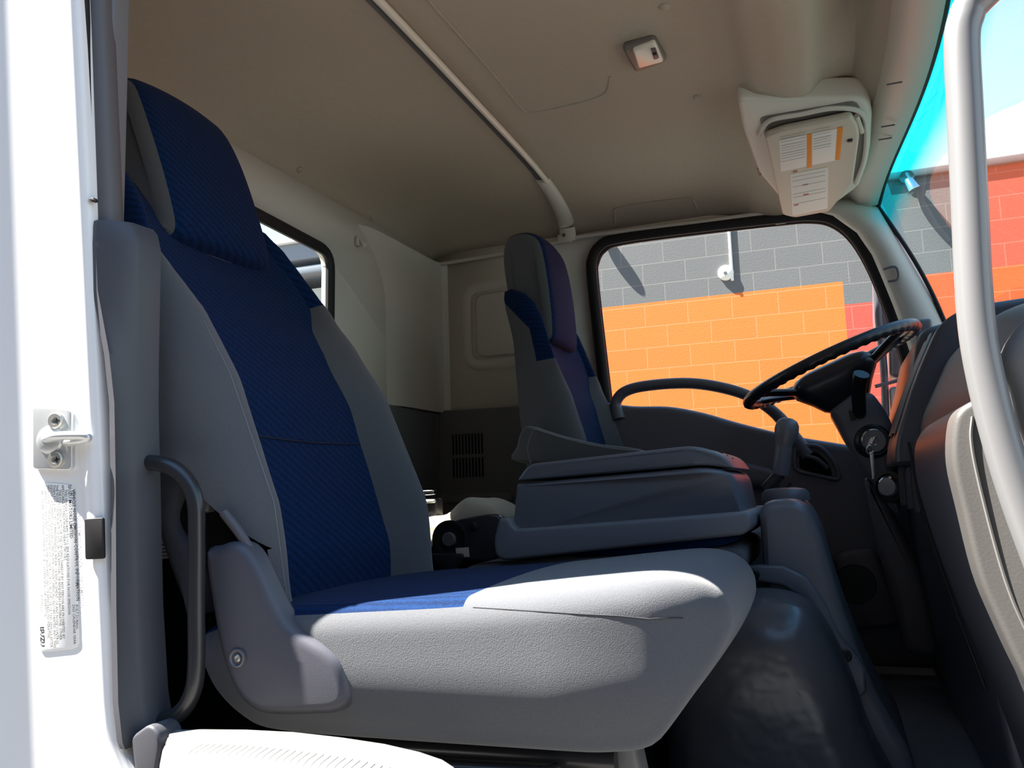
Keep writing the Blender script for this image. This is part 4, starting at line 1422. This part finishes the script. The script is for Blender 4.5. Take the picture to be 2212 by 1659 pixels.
hk = thing('coat_hook', on(775, 540, X=0.03), 'small beige coat hook on the rear wall near the back window', 'hook')
hq = on(774, 522, X=0.022)
finish(rbox_bm(hq, (0.012, 0.022, 0.028), 0.004), 'hook_plate', beige, hk)
tube('hook', catmull([hq + Vector((0.006, -0.004, 0.008)), hq + Vector((0.016, -0.004, -0.004)), hq + Vector((0.020, 0.0, -0.018)), hq + Vector((0.022, 0.004, -0.006))], 5), 0.0032, beige, hk, 8)
for i, (p, lab) in enumerate([((645, 368), 'small beige headliner clip near the passenger seat headrest'), ((800, 474), 'small beige headliner clip above the coat hook'),
                              ((1436, 14), 'small beige headliner clip above the dome lamp'), ((1508, 210), 'small beige headliner clip between dome lamp and sun visor')]):
    q = on_ceiling(*p)
    o = lathe('headliner_clip', [(0.011, -0.002), (0.0105, 0.002), (0.007, 0.0045), (0.0, 0.005)], q, (0.5, 0, -0.85) if i < 2 else (0, 0, -1), headliner, None, 20)
    tag(o, lab, 'clip', 'clips in the headliner')

# sun visor on the driver's side --------------------------------------------
VP0 = Vector((1.26, 0.30, 1.368))
VD = Vector((0, 0.50, -0.090)).normalized()          # along the visor, towards the door
VX = Vector((1, 0, 0))
VN = VX.cross(VD)
if VN.z > 0:
    VN = -VN


def V(px, py, o=0.0):
    return onplane(px, py, VP0 + VN * o, VN)


def vplate(name, pts, t0, t1, r, m, parent, rc=0.004, seg=3):
    uv = []
    for p in pts:
        q = V(p[0], p[1]) - VP0
        uv.append((q.x, q.dot(VD)))
    uv = roundcorners(uv, rc, 5)
    bm = puff_bm(uv, 'XY', t0, t1, r, seg)
    for v in bm.verts:
        v.co = VP0 + VX * v.co.x + VD * v.co.y + VN * v.co.z
    return finish(bm, name, m, parent)


vh = thing('visor_housing', (1.26, 0.5, 1.28), 'beige moulded overhead surround around the sun visor', 'overhead trim')
vplate('surround', [(1592, 222), (1640, 226), (1870, 222), (1886, 250), (1882, 330), (1858, 412), (1790, 462), (1702, 458), (1640, 385), (1605, 290)], -0.075, -0.012, 0.012, beige, vh, 0.03, 4)
vplate('recess', [(1640, 262), (1850, 226), (1868, 260), (1862, 380), (1790, 450), (1700, 455)], -0.013, -0.010, 0.001, lamp_m, vh, 0.02)
finish(tube_bm(catmull([V(1640, 290, -0.01), V(1662, 260, -0.008), V(1730, 246, -0.008), V(1800, 233, -0.008), V(1856, 240, -0.008), V(1872, 275, -0.008), V(1868, 340, -0.008), V(1850, 395, -0.008)], 6), 0.007, 8), 'rim', beige, vh)
finish(rbox_bm(V(1640, 368, -0.03), (0.006, 0.05, 0.012), 0.002), 'slot', black_m, vh)
vs = thing('sun_visor', (1.26, 0.5, 1.27), "beige driver's sun visor carrying two paper warning labels", 'sun visor')
vplate('panel', [(1652, 284), (1690, 270), (1838, 240), (1852, 262), (1856, 285), (1842, 385), (1792, 448), (1716, 462), (1690, 456)], -0.004, 0.014, 0.007, visor_m, vs, 0.012, 4)
lb = vplate('warning_label', [(1682, 292), (1815, 265), (1806, 335), (1686, 360)], 0.0139, 0.0148, 0.0002, visorlabel_m, vs, 0.002)
lb['label'] = 'white warning label with orange bars'
vplate('orange_bar', [(1742, 279), (1753, 277), (1753, 350), (1742, 352)], 0.0148, 0.0153, 0.0001, orange_ink, lb, 0.0005)
vplate('orange_bar', [(1808, 264), (1820, 262), (1813, 333), (1803, 335)], 0.0148, 0.0153, 0.0001, orange_ink, lb, 0.0005)
bm = bmesh.new()


def vbar(bm, x0, y0, x1, y1, w):
    P = [V(x0, y0, 0.0151), V(x1, y1, 0.0151)]
    d = VD * w
    bm.faces.new([bm.verts.new(P[0] - d), bm.verts.new(P[1] - d), bm.verts.new(P[1] + d), bm.verts.new(P[0] + d)])


for k, f in enumerate([0.08, 0.16, 0.24, 0.36, 0.44, 0.52, 0.62, 0.70, 0.78, 0.88]):
    ya = 292 + 66 * f
    vbar(bm, 1687, ya, 1739, ya - 11, 0.0012 if k not in (3, 6) else 0.0022)
    if k not in (8, 9):
        vbar(bm, 1757, ya - 15, 1795, ya - 23, 0.0012 if k not in (3, 6) else 0.0022)
finish(bm, 'print', faint_ink, lb, recalc=False)
lb2 = vplate('notice_label', [(1706, 366), (1788, 350), (1787, 440), (1711, 456)], 0.0139, 0.0148, 0.0002, visorlabel_m, vs, 0.002)
lb2['label'] = 'white notice label with small red headings'
bm = bmesh.new()
for k, f in enumerate([0.2, 0.30, 0.44, 0.62, 0.70, 0.86]):
    ya = 366 + 88 * f
    vbar(bm, 1711 + 3 * f, ya, 1783, ya - 14, 0.0013)
finish(bm, 'print', faint_ink, lb2, recalc=False)
for (x0, y0, x1, y1) in [(1713, 372, 1722, 370), (1734, 400, 1746, 398), (1735, 421, 1747, 419), (1715, 444, 1725, 442)]:
    bm = bmesh.new()
    vbar(bm, x0, y0, x1, y1, 0.0032)
    finish(bm, 'red_heading', red_ink, lb2, recalc=False)
finish(rbox_bm(V(1836, 303, 0.014), (0.012, 0.012, 0.008), 0.002), 'clip', black_m, vs)
tube('hinge_pin', [V(1850, 250, 0.002), V(1862, 285, 0.002)], 0.006, visor_m, vs, 10)

# ------------------------------------------------------------------ driver side mirror outside the window
em = thing('exterior_mirror', (1.44, 1.05, 0.75), "dark exterior mirror assembly outside the driver's window", 'mirror')
tube('arm', catmull([on(p[0], p[1], Y=1.08) for p in [(1893, 600), (1898, 690), (1908, 780), (1912, 860), (1914, 930)]], 5), 0.011, mirror_m, em, 12)
tube('stay', [on(1890, 835, Y=1.06), on(1955, 818, Y=1.06), on(1975, 835, Y=1.0)], 0.006, mirror_m, em, 8)
puff('mirror_head', roundcorners(xz([(1888, 560), (1935, 575), (1960, 700), (1946, 742), (1902, 738), (1890, 690)], 1.10), 0.02, 4), 'XZ', 1.09, 1.27, 0.02, mat('mirror_grey', (0.10, 0.105, 0.15), 0.35), em, 4)
puff('convex_head', roundcorners(xz([(1920, 752), (1952, 750), (1956, 800), (1945, 818), (1922, 815)], 1.08), 0.015, 4), 'XZ', 1.06, 1.2, 0.02, mirror_m, em, 4)
puff('lower_head', roundcorners(xz([(1920, 835), (1955, 835), (1962, 900), (1925, 910)], 1.08), 0.015, 4), 'XZ', 1.06, 1.2, 0.02, mat('mirror_light_grey', (0.3, 0.3, 0.33), 0.4), em, 4)

# ------------------------------------------------------------------ outside
gd = finish(rbox_bm((0, 2, -1.10), (60, 40, 0.04), 0), 'floor_exterior', ground_m)
tag(gd, 'sunlit grey asphalt yard outside the truck', 'ground', **STRUCT)
WY = 6.2
bw = finish(rbox_bm((4.75, WY + 0.1, 1.03), (14.5, 0.2, 4.22), 0), 'wall_exterior', None)
bw.data.materials.clear()
tag(bw, 'block wall painted in grey, orange and red panels beyond the truck', 'wall', **STRUCT)


def wall_material():
    m = bpy.data.materials.new('painted_blocks')
    m.use_nodes = True
    nt = m.node_tree
    b = nt.nodes['Principled BSDF']
    b.inputs['Roughness'].default_value = 0.7
    tc = nt.nodes.new('ShaderNodeTexCoord')
    ge = nt.nodes.new('ShaderNodeNewGeometry')
    sp = nt.nodes.new('ShaderNodeSeparateXYZ')
    nt.links.new(ge.outputs['Position'], sp.inputs[0])
    cb = nt.nodes.new('ShaderNodeCombineXYZ')
    mx = nt.nodes.new('ShaderNodeMath'); mx.operation = 'ADD'; mx.inputs[1].default_value = 20.42 + 0.0
    mz = nt.nodes.new('ShaderNodeMath'); mz.operation = 'ADD'; mz.inputs[1].default_value = 4 * 0.203 - 0.01
    nt.links.new(sp.outputs['X'], mx.inputs[0])
    nt.links.new(sp.outputs['Z'], mz.inputs[0])
    nt.links.new(mx.outputs[0], cb.inputs['X'])
    nt.links.new(mz.outputs[0], cb.inputs['Y'])
    br = nt.nodes.new('ShaderNodeTexBrick')
    br.inputs['Scale'].default_value = 1.0
    br.inputs['Brick Width'].default_value = 0.406
    br.inputs['Row Height'].default_value = 0.203
    br.inputs['Mortar Size'].default_value = 0.0055
    br.inputs['Mortar Smooth'].default_value = 0.25
    br.inputs['Color1'].default_value = (0.92, 0.92, 0.92, 1)
    br.inputs['Color2'].default_value = (1.0, 1.0, 1.0, 1)
    br.inputs['Mortar'].default_value = (1.0, 1.0, 1.0, 1)
    br.offset = 0.5
    nt.links.new(cb.outputs[0], br.inputs['Vector'])

    def gt(sock, v, op='GREATER_THAN'):
        n = nt.nodes.new('ShaderNodeMath'); n.operation = op; n.inputs[1].default_value = v
        nt.links.new(sock, n.inputs[0]); return n.outputs[0]

    def mul(a, c):
        n = nt.nodes.new('ShaderNodeMath'); n.operation = 'MULTIPLY'
        nt.links.new(a, n.inputs[0]); nt.links.new(c, n.inputs[1]); return n.outputs[0]

    def mixc(f, a, c):
        n = nt.nodes.new('ShaderNodeMix'); n.data_type = 'RGBA'
        nt.links.new(f, n.inputs[0])
        if isinstance(a, tuple):
            n.inputs[6].default_value = (*a, 1)
        else:
            nt.links.new(a, n.inputs[6])
        n.inputs[7].default_value = (*c, 1)
        return n.outputs[2]
    X, Z = sp.outputs['X'], sp.outputs['Z']
    GREY, OR, RED, OR2 = (0.120, 0.121, 0.126), (0.80, 0.150, 0.014), (0.48, 0.06, 0.038), (0.80, 0.085, 0.010)
    c = mixc(mul(gt(X, 1.45, 'LESS_THAN'), gt(Z, 2.27, 'LESS_THAN')), GREY, OR)
    c = mixc(mul(gt(X, 1.45), gt(Z, 2.06, 'LESS_THAN')), c, RED)
    c = mixc(mul(gt(X, 1.86), gt(Z, 2.25, 'LESS_THAN')), c, OR2)
    c = mixc(mul(gt(X, 2.50), gt(Z, 2.25)), c, RED)
    nz = nt.nodes.new('ShaderNodeTexNoise'); nz.inputs['Scale'].default_value = 9
    nt.links.new(cb.outputs[0], nz.inputs['Vector'])
    # joints blended slightly towards a pale tone
    n = nt.nodes.new('ShaderNodeMix'); n.data_type = 'RGBA'
    fm = nt.nodes.new('ShaderNodeMath'); fm.operation = 'MULTIPLY'; fm.inputs[1].default_value = 0.09
    nt.links.new(br.outputs['Fac'], fm.inputs[0])
    nt.links.new(fm.outputs[0], n.inputs[0])
    nt.links.new(c, n.inputs[6])
    n.inputs[7].default_value = (0.75, 0.66, 0.55, 1)
    ml = nt.nodes.new('ShaderNodeMix'); ml.data_type = 'RGBA'; ml.blend_type = 'MULTIPLY'; ml.inputs[0].default_value = 1.0
    nt.links.new(n.outputs[2], ml.inputs[6])
    nt.links.new(br.outputs['Color'], ml.inputs[7])
    nt.links.new(ml.outputs[2], b.inputs['Base Color'])
    n3 = nt.nodes.new('ShaderNodeTexNoise'); n3.inputs['Scale'].default_value = 60
    nt.links.new(cb.outputs[0], n3.inputs['Vector'])
    sb = nt.nodes.new('ShaderNodeMath'); sb.operation = 'MULTIPLY_ADD'; sb.inputs[1].default_value = -0.6
    nt.links.new(br.outputs['Fac'], sb.inputs[0]); nt.links.new(n3.outputs['Fac'], sb.inputs[2])
    bp = nt.nodes.new('ShaderNodeBump'); bp.inputs['Strength'].default_value = 0.25; bp.inputs['Distance'].default_value = 0.004
    nt.links.new(sb.outputs[0], bp.inputs['Height'])
    nt.links.new(bp.outputs['Normal'], b.inputs['Normal'])
    return m


bw.data.materials.append(wall_material())
cap = finish(rbox_bm((4.75, WY + 0.1, 3.15), (14.5, 0.26, 0.07), 0.01), 'trim_16', mat('coping_grey', (0.10, 0.10, 0.11), 0.6))
tag(cap, 'dark coping along the top of the painted block wall', 'coping', **STRUCT)


def at_wall(px, py, off=0.0):
    return on(px, py, Y=WY - off)


# round white lamp with its conduit
rl = thing('wall_lamp', at_wall(1565, 600), 'round white lamp under a conduit on the grey block wall', 'wall lamp')
lathe('disc', [(0.072, 0.0), (0.072, 0.02), (0.055, 0.036), (0.02, 0.04), (0.0, 0.04)], at_wall(1568, 590), (0, -1, 0), lampwhite, rl, 28)
lathe('socket', [(0.016, 0.0), (0.016, 0.008), (0.0, 0.008)], at_wall(1567, 590, 0.04), (0, -1, 0), grey_m, rl, 16)
cq = at_wall(1582, 600)
tube('conduit', [Vector((cq.x, WY - 0.012, 3.05)), Vector((cq.x, WY - 0.012, cq.z - 0.03))], 0.014, lampwhite, rl, 12)
# spot lamps along the top of the wall
fx0 = at_wall(1965, 398)
for dx, lab in ((0.0, 'silver cone spot lamp at the top of the grey wall seen through the windscreen'), (-2.78, "silver cone spot lamp on the grey wall above the driver's window view")):
    L = thing('spot_lamp', (fx0.x + dx, WY - 0.08, fx0.z - 0.1), lab, 'wall lamp', 'spot lamps on the block wall')
    o_ = Vector((fx0.x + dx, WY, fx0.z))
    tube('bracket', [o_ + Vector((-0.02, 0, 0.06)), o_ + Vector((-0.02, -0.06, 0.08)), o_ + Vector((0, -0.075, 0.02))], 0.014, mirror_m, L, 10)
    lathe('shade', [(0.028, -0.06), (0.045, -0.04), (0.062, 0.06), (0.058, 0.064), (0.0, 0.045)], o_ + Vector((0.0, -0.075, -0.03)), (0.35, -0.1, -0.9), chrome, L, 24)
    lathe('back_box', [(0.06, 0), (0.06, 0.03), (0.0, 0.03)], o_ + Vector((-0.02, 0, 0.06)), (0, -1, 0), mirror_m, L, 16)

# white sheet added for the bright glare above the red wall
bm = bmesh.new()
pts = [on(p[0], p[1], Y=9.0) for p in [(2085, 300), (2120, 288), (2175, 245), (2260, 175), (2500, 20), (2500, 420), (2085, 420)]]
fr_v = [bm.verts.new(p) for p in pts]
bk_v = [bm.verts.new(p + Vector((0.5, 4.0, 0.3))) for p in pts]
bm.faces.new(fr_v)
bm.faces.new(bk_v[::-1])
for i in range(len(pts)):
    bm.faces.new((fr_v[i - 1], fr_v[i], bk_v[i], bk_v[i - 1]))
rf = finish(bm, 'white_glare_sheet', bldg_w)
tag(rf, 'white sloping sheet added for the bright glare above the red wall', 'building')

# building seen through the rear window
bd = thing('building', (-6.5, 8.5, -1.08), 'pale building with grey fascia bands behind the rear window', 'building')
finish(rbox_bm((-6.5, 8.5, 1.0), (6.4, 3.0, 4.16), 0.0), 'front', bldg_c, bd)
FZ = [on(650, p, Y=6.95).z for p in (521, 530, 566, 580, 597)]
finish(rbox_bm((-6.5, 8.4, (FZ[1] + FZ[2]) / 2), (6.6, 3.1, FZ[1] - FZ[2]), 0.01), 'fascia', bldg_g, bd)
finish(rbox_bm((-6.5, 8.4, (FZ[3] + FZ[4]) / 2), (6.5, 3.06, FZ[3] - FZ[4]), 0.01), 'band', bldg_g, bd)
finish(rbox_bm((-6.5, 8.4, (FZ[0] + FZ[1]) / 2), (6.7, 3.2, FZ[0] - FZ[1]), 0.01), 'coping', bldg_w, bd)

# unseen dark wall added behind the camera to cut skylight in the cab
yw = finish(rbox_bm((-3.0, -6.2, 2.2), (24.0, 0.3, 6.6), 0), 'wall_sky_block', mat('sky_block_dark', (0.07, 0.072, 0.08), 0.7, bump=(20, 0.3, 0.01)))
tag(yw, 'unseen dark wall added across the yard to block part of the sky', 'wall', **STRUCT)

# ------------------------------------------------------------------ light
wd_ = bpy.data.worlds.new('sky')
SC.world = wd_
wd_.use_nodes = True
nt = wd_.node_tree
bg = nt.nodes['Background']
tc = nt.nodes.new('ShaderNodeTexCoord')
sp = nt.nodes.new('ShaderNodeSeparateXYZ')
nt.links.new(tc.outputs['Generated'], sp.inputs[0])
rp = nt.nodes.new('ShaderNodeValToRGB')
rp.color_ramp.elements[0].position = 0.0
rp.color_ramp.elements[0].color = (0.95, 0.97, 1.0, 1)
rp.color_ramp.elements[1].position = 0.7
rp.color_ramp.elements[1].color = (0.30, 0.55, 1.0, 1)
e = rp.color_ramp.elements.new(0.22)
e.color = (0.74, 0.95, 1.0, 1)
nt.links.new(sp.outputs['Z'], rp.inputs['Fac'])
nt.links.new(rp.outputs['Color'], bg.inputs['Color'])
bg.inputs['Strength'].default_value = 0.68

sd = bpy.data.lights.new('sun', 'SUN')
sd.energy = 13.0
sd.angle = math.radians(0.53)
sd.color = (1.0, 0.95, 0.87)
so = bpy.data.objects.new('sun', sd)
COL.objects.link(so)
SUN = Vector((0.60, 0.22, -1.0)).normalized()
so.rotation_euler = SUN.to_track_quat('-Z', 'Y').to_euler()

vs_ = SC.view_settings
vs_.view_transform = 'Standard'
vs_.look = 'None'
vs_.gamma = 1.0
vs_.use_curve_mapping = False
vs_.exposure = 1.33
SC.cycles.max_bounces = 10
SC.cycles.diffuse_bounces = 6
SC.cycles.transparent_max_bounces = 12
